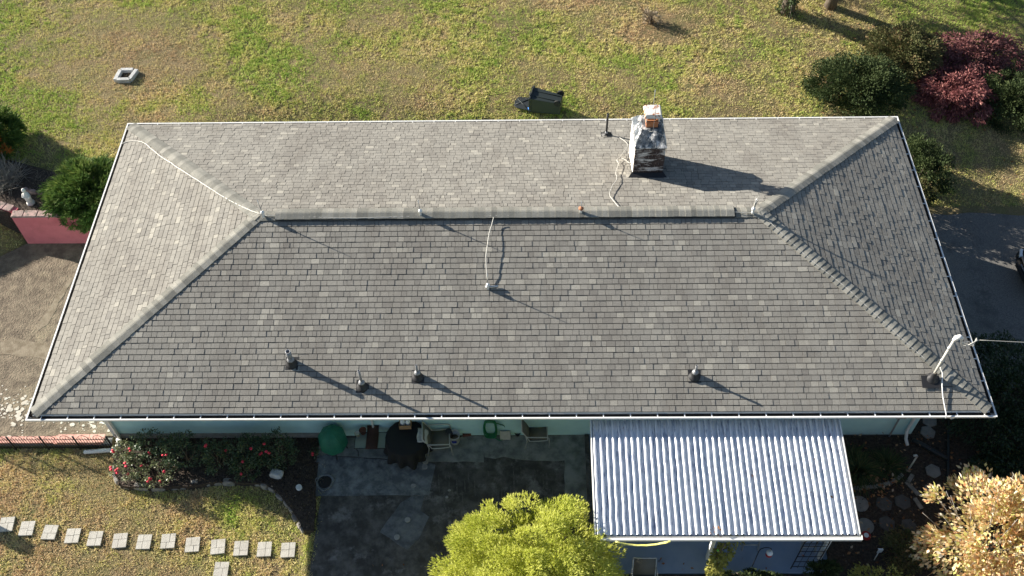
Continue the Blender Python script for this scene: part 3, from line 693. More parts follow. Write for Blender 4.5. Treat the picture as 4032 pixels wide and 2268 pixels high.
for k in range(7): mb.tube([(0, 0, .1), (random.uniform(-.02, .04), random.uniform(0, .05), .3), (random.uniform(-.01, .1), random.uniform(0, .12), random.uniform(.4, .6))], [.012, .009, .003], 5)
mb.build('frayed_strands', 'cable_grey', r4)
p = rp(1922, 1137, 'near', .0)
r5 = rod(p, .6, 'lightning rod lying clamp at the foot of the cable on the near slope', (.0, .0))
MB().tube([(-.06, 0, .06), (.25, .02, .08)], .03, 8).build('clamp', 'galv', r5)
for nm, q in (('a', (3.72, 2.11)), ('b', (3.74, 2.66))):
    mb = MB(); mb.tube([(0, 0, 0), (0, 0, .9)], .007, 6)
    mb.build('lightning_rod', 'galv', loc=(q[0], q[1], CZ2 + .0), label='thin bare rod standing %s the rusty chimney cap' % ('in front of' if nm == 'a' else 'behind'), cat='lightning rod', group='lightning rods on the roof')

# ---------------------------------------------------------------- service mast
p = roof_pt(3668, 1490, 'near')
mast = thing('service_mast', 'white electric service mast rising through the near right hip', 'mast', p)
MB().tube([(0, 0, -.1), (0, 0, 1.6)], .033, 12).build('pipe', 'pipe_white', mast)
MB().tube([(0, 0, 1.57), (.02, .0, 1.66), (.08, 0, 1.7), (.15, 0, 1.64)], [.05, .06, .06, .05], 10).build('weatherhead', 'white_metal', mast)
MB().lathe([(.17, -.03), (.16, .03), (.075, .08), (.06, .22), (.045, .24)], n=14).build('boot', 'black_rubber', mast)
MB().box((-.05, -.1, .02), (.42, .3, .01), (PITCH, 0, 0)).build('flashing', 'black_rubber', mast)
for z in (.75, 1.25): MB().lathe([(.044, z), (.05, z + .01), (.05, z + .03), (.044, z + .04)], n=10).build('clamp', 'galv', mast)
mb = MB()
for k in range(3):
    a = Vector((.14, (k - 1) * .03, 1.63)); mb.tube([a, a + Vector((.05, -.02 * k, -.16)), a + Vector((.12 + .06 * k, .02, -.28 + .05 * k)), a + Vector((.22 + .04 * k, -.05 * k, -.2)), a + Vector((.35, 0, -.02))], .012, 6)
mb.build('drip_loop', 'cable_grey', mast)
q = p + Vector((.5, 0, 1.6)); e = Vector((19.0, -4.6, EAVE + 2.6))
cable('service_cable', [q - Vector((.02, 0, .02)), q.lerp(e, .3) - Vector((0, 0, .25)), q.lerp(e, .6) - Vector((0, 0, .2)), e], .009, 'overhead service cable leaving the mast to the right', wob=.0)
cable('conductor_cable', [rp(3694, 1460, 'near', .14), rp(3705, 1480, 'near', .1), rp(3705, 1520, 'near', .08), rp(3710, 1570, 'near', .06), rp(3718, 1610, 'near', .05), Vector((rp(3724, 1636, 'near').x, -HD + .02, EAVE + .04)), Vector((rp(3724, 1636, 'near').x, -HD - .015, EAVE - .05))], .016, 'thick white cable dropping from the mast foot over the near gutter', 'white_metal', wob=.003)

# ================================================================== PATIO COVER
pc = thing('patio_cover', 'white corrugated metal patio roof below the near gutter', 'patio cover', (0, 0, 0))
X0, X1 = 1.96, 7.72; Y0, Y1 = -4.86, -7.6; Z0, Z1 = EAVE - .33, EAVE - .62
NR = 40; pitchx = (X1 - X0) / NR; prof = [(0, 0), (.12, 0), (.26, .05), (.34, .062), (.52, .064), (.60, .056), (.68, .006), (1.0, 0)]
NS = 8; per = NR // NS
for s_ in range(NS):
    mb = MB(); cols = []
    for r_ in range(per):
        jr = random.uniform(-.05, .05); jh = random.uniform(.9, 1.08)
        for (t, z) in prof[:-1]: cols.append((X0 + (s_ * per + r_ + t + (jr if t > 0 else 0)) * pitchx, z * jh))
    cols.append((X0 + (s_ + 1) * per * pitchx + .002, .0025)); ny_ = 14
    wv = [random.uniform(-.004, .004) for _ in range(ny_ + 1)]
    for j in range(ny_ + 1):
        t = j / ny_
        for (x, z) in cols: mb.v.append((x + wv[j] * 1.2, Y0 + (Y1 - Y0) * t, Z0 + (Z1 - Z0) * t + z + .0025 * (s_ % 2) - (.02 * math.exp(-((x - 4.55) / .1) ** 2 - ((t - .38) / .16) ** 2) if z > .03 else 0)))
    nc = len(cols)
    for j in range(ny_):
        for i in range(nc - 1): mb.f.append((j * nc + i, (j + 1) * nc + i, (j + 1) * nc + i + 1, j * nc + i + 1)); mb.sm.append(False)
    mb.build('roof_sheet', 'corrugated', pc)
mb = MB(); mb.bbox((X0 + .1, Y1 - .13, Z1 + .035), (X1 + .05, Y1 - .075, Z1 + .05)); mb.bbox((X0 + .1, Y1 - .11, Z1 - .07), (X1 + .05, Y1 - .1, Z1 + .034)); mb.bbox((X0 + .1, Y1 - .099, Z1 - .07), (X1 + .05, Y1 - .02, Z1 - .06)); mb.bbox((X0 + .1, Y1 - .019, Z1 - .07), (X1 + .05, Y1 - .009, Z1 - .012))
mb.bbox((X1 + .051, Y1 - .11, Z1 - .07), (X1 + .058, Y1 - .01, Z1 + .045)); mb.build('front_gutter', 'white_metal', pc)
for x in (X0 - .015, X1 + .015):
    mb = MB(); mb.add([(x - .014, Y0, Z0 - .1), (x + .014, Y0, Z0 - .1), (x + .014, Y1, Z1 - .1), (x - .014, Y1, Z1 - .1), (x - .014, Y0, Z0 + .06), (x + .014, Y0, Z0 + .06), (x + .014, Y1, Z1 + .06), (x - .014, Y1, Z1 + .06)], [(3, 2, 1, 0), (4, 5, 6, 7), (0, 1, 5, 4), (1, 2, 6, 5), (2, 3, 7, 6), (3, 0, 4, 7)]); mb.build('side_trim', 'white_metal', pc)
mb = MB(); mb.bbox((X0 + .1, -7.28, Z1 - .17), (X1 - .05, -7.2, Z1 - .02)); mb.build('beam', 'white_metal', pc)
for x in (2.3, 4.75, 7.4):
    mb = MB(); mb.bbox((x - .045, -7.285, -.2), (x + .045, -7.195, Z1 - .171)); mb.build('post', 'white_metal', pc)
mb = MB(); mb.bbox((1.93, -7.5, -.25), (2.04, -4.0, .1)); mb.build('floor_edge', 'concrete_dark', pc)
# rust and debris in the front channel
mb = MB()
for k in range(60):
    x = random.choice([random.gauss(4.7, .12), random.uniform(2.3, 7.6)]); y = Y1 - random.uniform(.02, .09); a = random.uniform(0, 6)
    mb.add([(x, y, Z1 - .045 + random.uniform(0, .03)), (x + .03 * math.cos(a), y + .03 * math.sin(a), Z1 - .03), (x + .02 * math.sin(a), y - .02, Z1 - .025)], [(0, 1, 2)])
mb.val = [random.random() for _ in mb.v]; mb.build('leaf_litter', 'fallen_leaf', kind='stuff')
# ================================================================== PATIO THINGS
def pot(px, py, r, h, label, m='clay', z=.022, name='flower_pot', cat='pot', group=None):
    b = Gz(px, py, z); t = thing(name, label, cat, b, 0, group)
    MB().lathe([(r * .7, 0), (r, h), (r * 1.08, h), (r * 1.08, h * .86), (r * .9, h * .86), (r * .9, h * .98)][:3] + [(r * .85, h), (r * .8, h * .75)], n=16).build('body', m, t)
    MB().lathe([(r * .8, h * .72), (.001, h * .74)], n=12).build('soil', 'soil', t); return t
# covered kettle grill
b = Gp(1322, 1768, .022); t = thing('covered_grill', 'round barbecue grill under a dark green fitted cover', 'grill', b)
wob = lambda a, z: 1 + .035 * math.cos(8 * a)
MB().lathe([(.34, .30), (.36, .36), (.335, .66), (.30, .74), (.20, .86), (.10, .93), (.03, .95)], n=32, smooth=False, wob=wob).build('cover', 'green_cover', t)
mb = MB()
for k in range(8):
    a = 2 * math.pi * k / 8; c_, s_ = math.cos(a), math.sin(a)
    mb.tube([(r * c_ * 1.04, r * s_ * 1.04, z) for r, z in ((.335, .66), (.30, .742), (.20, .862), (.10, .933))], .006, 5)
mb.build('seam', 'green_cover', t)
for a in (-1.35, .1, 2.6): MB().tube([(.2 * math.cos(a), .2 * math.sin(a), .4), (.3 * math.cos(a), .3 * math.sin(a), 0)], .018, 8).build('leg', 'dark_metal', t)
# glass topped side table
zt = .46; b = Gz(1460, 1734, zt); b.z = SL(b.y) + .022; t = thing('side_table', 'low rectangular glass topped side table by the pale blue wall', 'table', b)
MB().box((0, 0, zt), (.80, .46, .008)).build('glass_top', 'glass_top', t)
mb = MB(); [mb.tube([p_, q_], .012, 6) for p_, q_ in (((-.4, -.23, zt), (.4, -.23, zt)), ((.4, -.23, zt), (.4, .23, zt)), ((.4, .23, zt), (-.4, .23, zt)), ((-.4, .23, zt), (-.4, -.23, zt)))]; mb.build('frame', 'dark_metal', t)
for sx in (-1, 1):
    for sy in (-1, 1): MB().tube([(sx * .38, sy * .21, zt), (sx * .34, sy * .17, .2), (sx * .36, sy * .2, 0)], .012, 6).build('leg', 'dark_metal', t)
TB = b
mb = MB(); n = 8
for j in range(n + 1):
    y = -.26 + .62 * j / n; z = zt + .012 + .02 + (.05 * max(0, j - 6)); 
    for x in (-.13, .0, .17): mb.v.append((x + TB.x + .02, y + TB.y, z + .004 * math.sin(j * 2)))
for j in range(n):
    for i in range(2): mb.f.append((j * 3 + i, j * 3 + i + 1, j * 3 + i + 4, j * 3 + i + 3)); mb.sm.append(True)
o = mb.build('doormat', 'brown_mat', label='dark brown mat laid over the glass side table', cat='mat'); md = o.modifiers.new('s', 'SOLIDIFY'); md.thickness = .012
pot(1409, 1715, .07, .12, 'small pale rimmed pot on the left of the glass side table', 'cable_grey', zt + .03)
pot(1431, 1705, .09, .15, 'larger brown pot behind the pale pot on the side table', 'clay', zt + .03)
# round table under black cover
zt = .74; b = Gz(1597, 1722, zt); b.z = SL(b.y) + .022; t = thing('covered_table', 'round patio table under a black scalloped cover', 'table', b)
wob = lambda a, z: 1 + (.0 if z > .7 else (.74 - z) * .22 * math.cos(11 * a + 1) + (.74 - z) * .1 * math.cos(5 * a))
MB().lathe([(.57, .20), (.55, .32), (.53, .5), (.515, .68), (.50, .735), (.47, .745), (.02, .75)], n=66, wob=wob).build('cover', 'black_cloth', t)
mb = MB(); mb.tube([(.505 * math.cos(a / 20 * 6.2832), .505 * math.sin(a / 20 * 6.2832), .735) for a in range(21)], .006, 5, caps=False); mb.build('hem_seam', 'black_cloth', t)
for a in (.8, 2.4, 3.9, 5.5): MB().tube([(.3 * math.cos(a), .3 * math.sin(a), .7), (.36 * math.cos(a), .36 * math.sin(a), 0)], .02, 8).build('leg', 'dark_metal', t)
TB = Vector((b.x, b.y, .775))
q = Gz(1597, 1676, .79)
t = thing('cardboard_box', 'open cardboard box on the black covered table', 'box', (q.x, q.y + .02, .776), .03)
mb = MB(); mb.bbox((-.15, -.12, 0), (.15, .12, .008)); mb.bbox((-.15, -.12, .009), (-.142, .12, .17)); mb.bbox((.142, -.12, .009), (.15, .12, .17)); mb.bbox((-.141, -.12, .009), (.141, -.112, .17)); mb.bbox((-.141, .112, .009), (.141, .12, .17)); mb.build('carton', 'cardboard', t)
for (dx, lab) in ((-.065, 'left white plastic jug standing in the cardboard box'), (.07, 'right white plastic jug standing in the cardboard box')):
    t = thing('plastic_jug', lab, 'jug', (q.x + dx, q.y + .02, .79), .2, 'jugs in the box')
    MB().lathe([(.058, 0), (.064, .04), (.064, .16), (.05, .21), (.022, .24), (.022, .27)], n=14).build('body', 'jug_white', t)
    MB().lathe([(.026, .27), (.026, .29)], n=10).build('cap', 'label_blue', t)
mb = MB(); c0 = Gz(1660, 1694, .79); n = 8      # rag over the edge
for j in range(n + 1):
    for i in range(6):
        x = c0.x - .1 + .05 * i + .012 * math.sin(j); y = c0.y + .06 - .05 * j; d = math.hypot(x - TB.x, y - TB.y)
        mb.v.append((x, y, .785 + .012 * math.sin(i * 2 + j) - max(0, d - .5) * 1.4))
for j in range(n):
    for i in range(5): mb.f.append((j * 6 + i, j * 6 + i + 1, j * 6 + i + 7, j * 6 + i + 6)); mb.sm.append(True)
o = mb.build('cloth_rag', 'cloth_white', label='crumpled off white rag on the black covered table beside the chair', cat='rag'); o.modifiers.new('s', 'SOLIDIFY').thickness = .008
# patio chairs (facing +x)
def chair(loc, rz, label):
    t = thing('patio_chair', label, 'chair', loc, rz, 'tan sling patio chairs')
    mb = MB(); mb.v = [(-.2, -.25, .40), (.24, -.25, .43), (.24, .25, .43), (-.2, .25, .40), (.02, -.25, .392), (.02, .25, .392)]; mb.f = [(0, 4, 5, 3), (4, 1, 2, 5)]; mb.sm = [True] * 2
    o = mb.build('seat', 'sling', t); o.modifiers.new('s', 'SOLIDIFY').thickness = .01
    mb = MB(); mb.v = [(-.2, -.25, .40), (-.2, .25, .40), (-.4, .25, .9), (-.4, -.25, .9), (-.28, -.25, .62), (-.28, .25, .62)]; mb.f = [(0, 1, 5, 4), (4, 5, 2, 3)]; mb.sm = [True] * 2
    o = mb.build('backrest', 'sling', t); o.modifiers.new('s', 'SOLIDIFY').thickness = .01
    for sy in (-1, 1):
        y = sy * .265
        MB().tube([(-.4, y, .91), (-.28, y, .62), (-.2, y, .41), (.02, y, .4), (.25, y, .43)], .014, 8).build('seat_rail', 'chair_metal', t)
        MB().tube([(-.3, y, .64), (-.2, y * 1.08, .64), (.1, y * 1.1, .63), (.24, y * 1.1, .62), (.28, y * 1.08, .55), (.3, y, .0)], .014, 8).build('arm', 'chair_metal', t)
        MB().tube([(-.3, y * .98, .64), (-.27, y * .98, .4), (-.34, y * .98, .0)], .014, 8).build('leg', 'chair_metal', t)
    MB().tube([(.25, -.265, .43), (.25, .265, .43)], .014, 8).build('front_bar', 'chair_metal', t)
    MB().tube([(-.4, -.265, .91), (-.4, .265, .91)], .014, 8).build('top_bar', 'chair_metal', t)
b = Gz(1731, 1727, .43); chair((b.x, b.y, SL(b.y) + .024), R(4), 'tan sling patio chair beside the black covered table')
b = Gz(2116, 1700, .43); chair((b.x, b.y, SL(b.y) + .024), R(2), 'tan sling patio chair against the blue wall near the porch')
b = Gz(2540, 2285, .43); chair((b.x, b.y, SL(b.y) + .062), R(-90), 'tan sling patio chair at the front edge of the porch floor')
# cushion on second chair
# bucket
b = Gp(1791, 1737, .022); t = thing('bucket', 'white plastic bucket with blue label beside the patio chair', 'bucket', b)
MB().lathe([(.115, 0), (.14, .36), (.148, .36), (.148, .33), (.134, .345), (.122, .12)], n=20).build('pail', 'bucket_white', t)
MB().lathe([(.122, .14), (.001, .15)], n=14).build('contents', 'dirt_dry', t)
mb = MB(); 
for k in range(7):
    a = -math.pi / 2 - .5 + k / 6.0
    for (z, r) in ((.1, .1245), (.24, .1345)): mb.v.append((r * math.cos(a), r * math.sin(a), z))
for k in range(6): mb.f.append((2 * k, 2 * k + 2, 2 * k + 3, 2 * k + 1)); mb.sm.append(True)
mb.build('label_patch', 'label_blue', t)
MB().tube([(.148 * math.cos(a / 8 * 3.14), .148 * math.sin(a / 8 * 3.14) * .9, .345 - .05 * math.sin(a / 8 * 3.14)) for a in range(9)], .004, 5).build('handle', 'dark_metal', t)
# lantern
b = Gz(1773, 1696, .022); t = thing('lantern', 'dark red candle lantern standing against the wall behind the bucket', 'lantern', (b.x, -wy - .14, .022))
MB().lathe([(.09, 0), (.09, .03), (.07, .05)], n=6, smooth=False).build('base', 'lantern_red', t)
for k in range(6): a = k * math.pi / 3; MB().tube([(.07 * math.cos(a), .07 * math.sin(a), .05), (.085 * math.cos(a), .085 * math.sin(a), .34)], .008, 5).build('frame_bar', 'lantern_red', t)
MB().lathe([(.035, .05), (.035, .2)], n=10).build('candle', 'candle', t)
MB().lathe([(.1, .34), (.1, .36), (.05, .42), (.05, .46), (.08, .48)], n=10).build('roof', 'dark_metal', t)
# brick, paver, pots, hose
b = Gp(1838, 1712, .03); bevel(MB().box((0, 0, .04), (.22, .11, .08)).build('loose_brick', 'clay', loc=b, rot=(0, 0, .15), label='reddish brown brick lying by the wall right of the bucket', cat='brick'), .012)
bevel(MB().box((0, 0, .15), (.27, .04, .3)).build('paver_slab', 'paver', loc=(Gz(1990, 1700, .02).x, -wy - .13, .022), rot=(R(-16), 0, 0), label='square tan paver leaning on the wall beside the green hose', cat='paver'), .008)
pot(2038, 1712, .075, .11, 'small dark pot on the patio left of the far chair', 'dark_metal')
hx = Gz(1930, 1680, .6).x
t = thing('garden_hose', 'green garden hose coiled on a wall hook with its end looped on the patio', 'hose', (hx, -wy - .1, 0))
mb = MB()
for k in range(9):
    rx, rz_ = .15 + random.uniform(-.02, .025), .40 + random.uniform(-.05, .05); o_ = random.uniform(-.05, .05)
    mb.tube([((rx if abs(math.cos(a)) > .0 else 0) * math.copysign(abs(math.cos(a)) ** .6, math.cos(a)), o_ + .012 * math.sin(3 * a), .52 + rz_ * math.sin(a)) for a in [i * 6.2832 / 28 for i in range(29)]], .013, 6, caps=False)
mb.build('coil', 'hose_green', t)
L2 = lambda px, py, z: Gz(px, py, z) - Vector((hx, -wy - .1, 0))
MB().tube([(.12, 0, .8), (.2, .02, .75), L2(1985, 1676, .5), L2(1994, 1695, .2), L2(1993, 1715, .04), L2(1982, 1730, .035), L2(1965, 1734, .035), L2(1950, 1725, .035), L2(1945, 1712, .035)], .013, 6).build('loose_end', 'hose_green', t)
MB().box((0, .06, .9), (.2, .08, .05)).build('hook', 'white_metal', t)
# white pvc pipe by the wall
MB().tube([(0, 0, 0), (0, 0, 1.2), (.0, .05, 1.3)], .03, 8).build('wall_pipe', 'white_metal', loc=(Gz(1483, 1690, .02).x, -wy - .05, .022), label='white drain pipe on the wall behind the glass side table', cat='pipe')
# lids, slivers
for (px, py, r, lab) in ((1605, 2047, .072, 'round concrete disc on the grey patio patch, nearer the house'), (1563, 2115, .072, 'round concrete disc on the grey patio patch, farther from the house'), (1675, 1817, .075, 'round pale disc in the patio by the black table cover')):
    bevel(MB().lathe([(r, -.01), (r, .014), (r * .9, .02)], n=20).build('concrete_disc', 'concrete_lid', loc=Gp(px, py, .026), label=lab, cat='concrete disc', group='round discs in the patio'), .003)
for (px, py, s_, lab) in ((1628, 1912, .09, 'pale flat stone chip on the blue grey patio slab'), (1672, 1838, .12, 'broken pale mortar chip below the round pale disc by the black table'), (1770, 1931, .05, 'small pale stone on the dark patio'), (1759, 1958, .05, 'tiny pale stone on the dark patio left of the tree')):
    pts = [(s_ * random.uniform(.6, 1) * math.cos(a), s_ * random.uniform(.5, .9) * math.sin(a)) for a in np.arange(0, 6.28, .8)]
    bevel(MB().prism(pts, 0, .02).build('stone_chip', 'concrete_lid', loc=Gp(px, py, .023), label=lab, cat='stone', group='chips on the patio'), .005)
b = Gp(1279, 1898, .023); t = thing('drain_basin', 'broken sunken drain with mossy rim at the left edge of the patio', 'drain', b)
MB().lathe([(.24, -.004), (.235, .03), (.2, .035), (.19, .012), (.17, .004)], n=24, wob=lambda a, z: 1 + .08 * math.sin(3 * a) + .05 * math.sin(7 * a)).build('rim', 'concrete_blue', t)
MB().lathe([(.18, .002), (.17, .008), (.001, .006)], n=16).build('opening', 'joint', t)

# ================================================================== UNDER THE PORCH ROOF
b = Gp(3116, 2254, .06); t = thing('garden_trellis', 'black metal arched trellis at the right front of the porch', 'trellis', (b.x, -7.5, SL(-7.5) + .06))
W_, H_ = .56, 1.55
for x in (0, W_): MB().tube([(x, 0, 0), (x, 0, H_)], .013, 6).build('upright', 'iron', t)
for k in (1, 2, 3): MB().tube([(W_ * k / 4, 0, .05), (W_ * k / 4, 0, H_ + .03)], .006, 5).build('bar', 'iron', t)
for z in (.12, .42, .72, 1.02, 1.32, 1.45): MB().tube([(0, 0, z), (W_, 0, z)], .009, 5).build('rail', 'iron', t)
MB().tube([(W_ / 2 - W_ / 2 * math.cos(a * math.pi / 12), 0, H_ + .22 * math.sin(a * math.pi / 12)) for a in range(13)], .013, 6).build('arch', 'iron', t)
for k in range(3): MB().tube([(W_ * (k + 1) / 4 - .13 * math.cos(a * math.pi / 8), .0, H_ - .04 + .16 * math.sin(a * math.pi / 8)) for a in range(9)], .007, 5).build('scroll', 'iron', t)
b = Gp(2958, 2259, .06)
t = thing('shepherd_hook', 'black shepherd hook pole at the front of the porch', 'plant hook', (b.x, -7.52, SL(-7.52) + .06))
MB().tube([(0, 0, 0), (0, 0, 1.1), (.02, 0, 1.22), (.09, 0, 1.29), (.18, 0, 1.3), (.25, 0, 1.24), (.26, 0, 1.18)], .011, 6).build('pole', 'iron', t)
t = thing('hanging_ornament', 'red and white round ornament hanging from the shepherd hook', 'ornament', (b.x + .26, -7.52, SL(-7.52) + 1.04))
MB().tube([(0, 0, .2), (0, 0, .06)], .004, 5).build('wire', 'iron', t)
MB().lathe([(.01, -.05), (.06, -.03), (.08, .02), (.06, .065), (.01, .08)], n=14).build('dome', 'jug_white', t)
MB().lathe([(.01, -.15), (.06, -.13), (.075, -.09), (.05, -.055)], n=14).build('ball', 'red_paint', t)
t = thing('ladder', 'aluminium ladder standing under the porch roof', 'ladder', (Gz(2965, 2205, .06).x, -7.05, SL(-7.05) + .06)); t.rotation_euler = (R(-14), 0, 0)
for x in (-.19, .19): MB().box((x, 0, .95), (.03, .06, 1.9)).build('stile', 'galv', t)
for k in range(6): MB().tube([(-.19, 0, .2 + .3 * k), (.19, 0, .2 + .3 * k)], .016, 8).build('rung', 'galv', t)
t = thing('ladder', 'second aluminium ladder beside the right porch post', 'ladder', (7.15, -7.1, SL(-7.1) + .06)); t.rotation_euler = (R(-14), 0, 0)
for x in (-.17, .17): MB().box((x, 0, .95), (.03, .06, 1.9)).build('stile', 'galv', t)
for k in range(6): MB().tube([(-.17, 0, .2 + .3 * k), (.17, 0, .2 + .3 * k)], .016, 8).build('rung', 'galv', t)
a, c_ = at_y(2425, 2134, -7.82), at_y(2640, 2132, -7.86)
mb = MB()
for k in range(3):
    mb.tube([a.lerp(c_, i / 12) + Vector((0, .012 * math.sin(i + 2 * k) - .0, -.2 * (1 - (2 * i / 12 - 1) ** 2) * (1 + .06 * k) + .01 * k)) for i in range(13)], .014, 6)
mb.build('yellow_rope', 'rope_yellow', label='bright yellow rope slung below the porch gutter', cat='rope')
q = at_y(2826, 2168, -7.78); t = thing('wind_spinner', 'small neon green and black ornament hanging below the porch gutter', 'ornament', q)
MB().tube([(0, 0, 0), (0, 0, .3), (.0, .0, Z1 - .1 - q.z)], .003, 5).build('string', 'twig', t)
MB().lathe([(.004, -.06), (.022, -.02), (.016, .05), (.004, .08)], n=8).build('spinner', 'neon_green', t)
MB().lathe([(.004, -.1), (.03, -.085), (.03, -.06), (.004, -.045)], n=8).build('weight', 'black_plastic', t)
# vine on the middle post
t = thing('climbing_vine', 'yellowing vine climbing the middle porch post', 'vine', (4.78, -7.75, -.16))
MB().tube([(0, 0, 0), (.05, .02, .7), (-.04, 0, 1.4), (.03, .02, 2.05)], [.03, .025, .02, .01], 6).build('stem', 'twig', t)
pp = []
for k in range(8):
    z = .3 + k * .2; pp.append(crown_pts((.0 + .06 * math.sin(k * 2), -.02, z), (.17, .14, .16), 150, 14, .5, -1))
pp.append(crown_pts((.28, .22, 1.7), (.25, .12, .3), 260, 20, .4, -1))
foliage('foliage', 'vine_leaf', pp, t, .075, .6, droop=.6)

# ================================================================== FENCE, LEDGE, PIPE (left front)
fz = -.15; FA = Vector((Gz(-60, 1768, fz).x, -4.26, fz)); FB = Vector((Gz(452, 1762, fz).x, -4.25, fz))
fence = thing('iron_fence', 'low black iron fence with hoops along the pink brick ledge', 'fence', (FA.x, FA.y, fz), math.atan2(FB.y - FA.y, FB.x - FA.x))
FL = (FB - FA).length; npan = 4; pw = FL / npan; FH = .62
pm = MB().tube([(0, 0, 0), (0, 0, FH + .06)], .022, 8).mesh('post', 'iron'); km = MB().tube([(0, 0, .06), (0, 0, FH - .04), (0, 0, FH)], [.0075, .0075, .003], 5).mesh('picket', 'iron')
hm2 = MB().tube([(-.13 * math.cos(a * math.pi / 10), 0, FH - .06 + .16 * math.sin(a * math.pi / 10)) for a in range(11)], .0075, 5).mesh('hoop', 'iron')
rm = MB().tube([(0, 0, 0), (pw, 0, 0)], .010, 6).mesh('rail', 'iron')
for k in range(npan + 1): link('post', pm, fence, loc=(k * pw, 0, 0))
for k in range(npan):
    for z in (.1, FH - .1): link('rail', rm, fence, loc=(k * pw, 0, z))
    for j in range(1, 12): link('picket', km, fence, loc=(k * pw + j * pw / 12, 0, 0))
    for j in (.28, .74): link('hoop', hm2, fence, loc=(k * pw + j * pw, 0, 0))
ledge = thing('brick_ledge', 'low pink brick ledge edging the forecourt behind the iron fence', 'ledge', (0, 0, 0))
by = -4.07
mb = MB(); mb.bbox((-19, by - .10, -.5), (-10.35, by + .10, -.012)); mb.build('base', 'foundation', ledge)
b1 = MB().box((0, 0, 0), (.195, .19, .065)).mesh('brick', 'brick_pink'); b2 = MB().box((0, 0, 0), (.195, .24, .065)).mesh('brick', 'brick_pink')
x = -18.9
while x < -10.55:
    if x < -11.75: link('brick', b1, ledge, loc=(x, by + random.uniform(-.006, .006), .022), rot=(0, 0, random.uniform(-.015, .015)))
    else:
        for z in (.022, .095): link('brick', b2, ledge, loc=(x + (.1 if z == .095 else 0), by - .01 + random.uniform(-.005, .005), z))
    x += .205
# corrugated drain pipe
t = thing('drain_pipe', 'white ribbed flexible drain pipe lying at the left house corner', 'pipe', (0, 0, 0))
a = Gz(332, 1780, -.1); c_ = Gz(442, 1772, -.08); e = Gz(472, 1748, -.02); f_ = Vector((-wx + .1, -wy - .12, .06))
path = [a.lerp(c_, i / 30) for i in range(31)] + [c_.lerp(e, i / 8) for i in range(1, 9)] + [e.lerp(f_, i / 8) for i in range(1, 9)]
MB().tube(path, [.058 if i % 2 else .05 for i in range(len(path))], 12, smooth=False).build('hose', 'white_metal', t)
MB().tube([e, e.lerp(f_, .5), f_ + Vector((0, 0, .05))], .068, 12).build('elbow', 'white_metal', t)
# unseen post added beyond the frame on the left to shadow the path
pshadow = G(130, 2172)
t = thing('shadow_post', 'stout post added beyond the left edge of the front lawn for its shadow', 'post', Vector((pshadow.x, pshadow.y, float(T(-13, -7)))) - Vector((SUN.x, SUN.y, 0)) / (-SUN.z) * 1.45)
bevel(MB().box((0, 0, .7), (.28, .28, 1.45)).build('shaft', 'bark', t), .02)

# ================================================================== STONE BORDER, STEPPING STONES
def rock(name, loc, size, m, parent=None, rz=0, seed=0, **kw):
    rs = random.Random(seed); mb = MB(); n = 8; rings = [(.78, 0), (1.0, .3), (.96, .7), (.72, 1.0)]
    for (k, z) in rings:
        for i in range(n):
            a = i * 2 * math.pi / n; sq = 1 / max(abs(math.cos(a)), abs(math.sin(a))) ** .55
            mb.v.append((size[0] / 2 * k * sq * math.cos(a) * rs.uniform(.86, 1.1), size[1] / 2 * k * sq * math.sin(a) * rs.uniform(.86, 1.1), size[2] * (z + rs.uniform(-.07, .07)) - .03))
    for j in range(3):
        for i in range(n): mb.f.append((j * n + i, j * n + (i + 1) % n, (j + 1) * n + (i + 1) % n, (j + 1) * n + i)); mb.sm.append(False)
    mb.f += [tuple(range(3 * n, 4 * n)), tuple(range(n - 1, -1, -1))]; mb.sm += [False, False]
    o = mb.build(name, m, parent, loc=loc, rot=(0, 0, rz), **kw); bevel(o, .012, 1); return o
bz = -.24
border = thing('stone_border', 'curved edging of rough stones round the rose bed', 'stone edging', (0, 0, 0))
pts = [(452, 1840), (455, 1866), (462, 1893), (492, 1908), (556, 1916), (625, 1919), (684, 1913), (726, 1911), (768, 1903), (811, 1900), (853, 1898), (901, 1897), (964, 1895), (1010, 1900), (1041, 1911), (1070, 1924), (1102, 1950), (1129, 1980), (1150, 2006), (1161, 2035), (1182, 2067), (1194, 2085)]
W3 = [G(x, y, .1) for x, y in pts]
for i, pq in enumerate(W3):
    nx_ = W3[min(i + 1, len(W3) - 1)]; pv = W3[max(i - 1, 0)]; d = nx_ - pv; L = d.length / (2 if 0 < i < len(W3) - 1 else 1)
    rock('stone', (pq.x, pq.y, float(T(pq.x, pq.y))), (L * .98, random.uniform(.13, .19), random.uniform(.13, .24)), 'stone', border, math.atan2(d.y, d.x), i)
p = Gz(1090, 1868, .0); rock('garden_rock', (p.x, p.y, -.04), (.36, .24, .2), 'stone_white', None, -.2, 77, label='pale grey rock among the roses near the patio', cat='rock')
b = Gz(1177, 1919, .02); t = thing('pipe_stub', 'white capped pipe stub in the mulch beside the patio', 'pipe stub', b)
MB().lathe([(.075, -.1), (.075, .03), (.06, .03), (.055, .015)], n=20).build('ring', 'white_metal', t); MB().box((0, 0, .02), (.03, .09, .03), (0, 0, .2)).build('lug', 'white_metal', t)
order = ['leftmost', 'second', 'third', 'fourth', 'fifth', 'sixth', 'seventh', 'eighth', 'ninth', 'tenth', 'eleventh', 'twelfth', 'last']
sp = [(26, 2064), (106, 2080), (196, 2095), (286, 2109), (374, 2120), (472, 2128), (567, 2133), (662, 2130), (758, 2144), (858, 2152), (949, 2158), (1041, 2162), (1134, 2165), (871, 2242)]
pv = {}
def paver_piece(sx, sy):
    k = (round(sx, 3), round(sy, 3))
    if k not in pv: pv[k] = MB().box((0, 0, 0), (sx - .009, sy - .009, .05)).mesh('paver', 'paver')
    return pv[k]
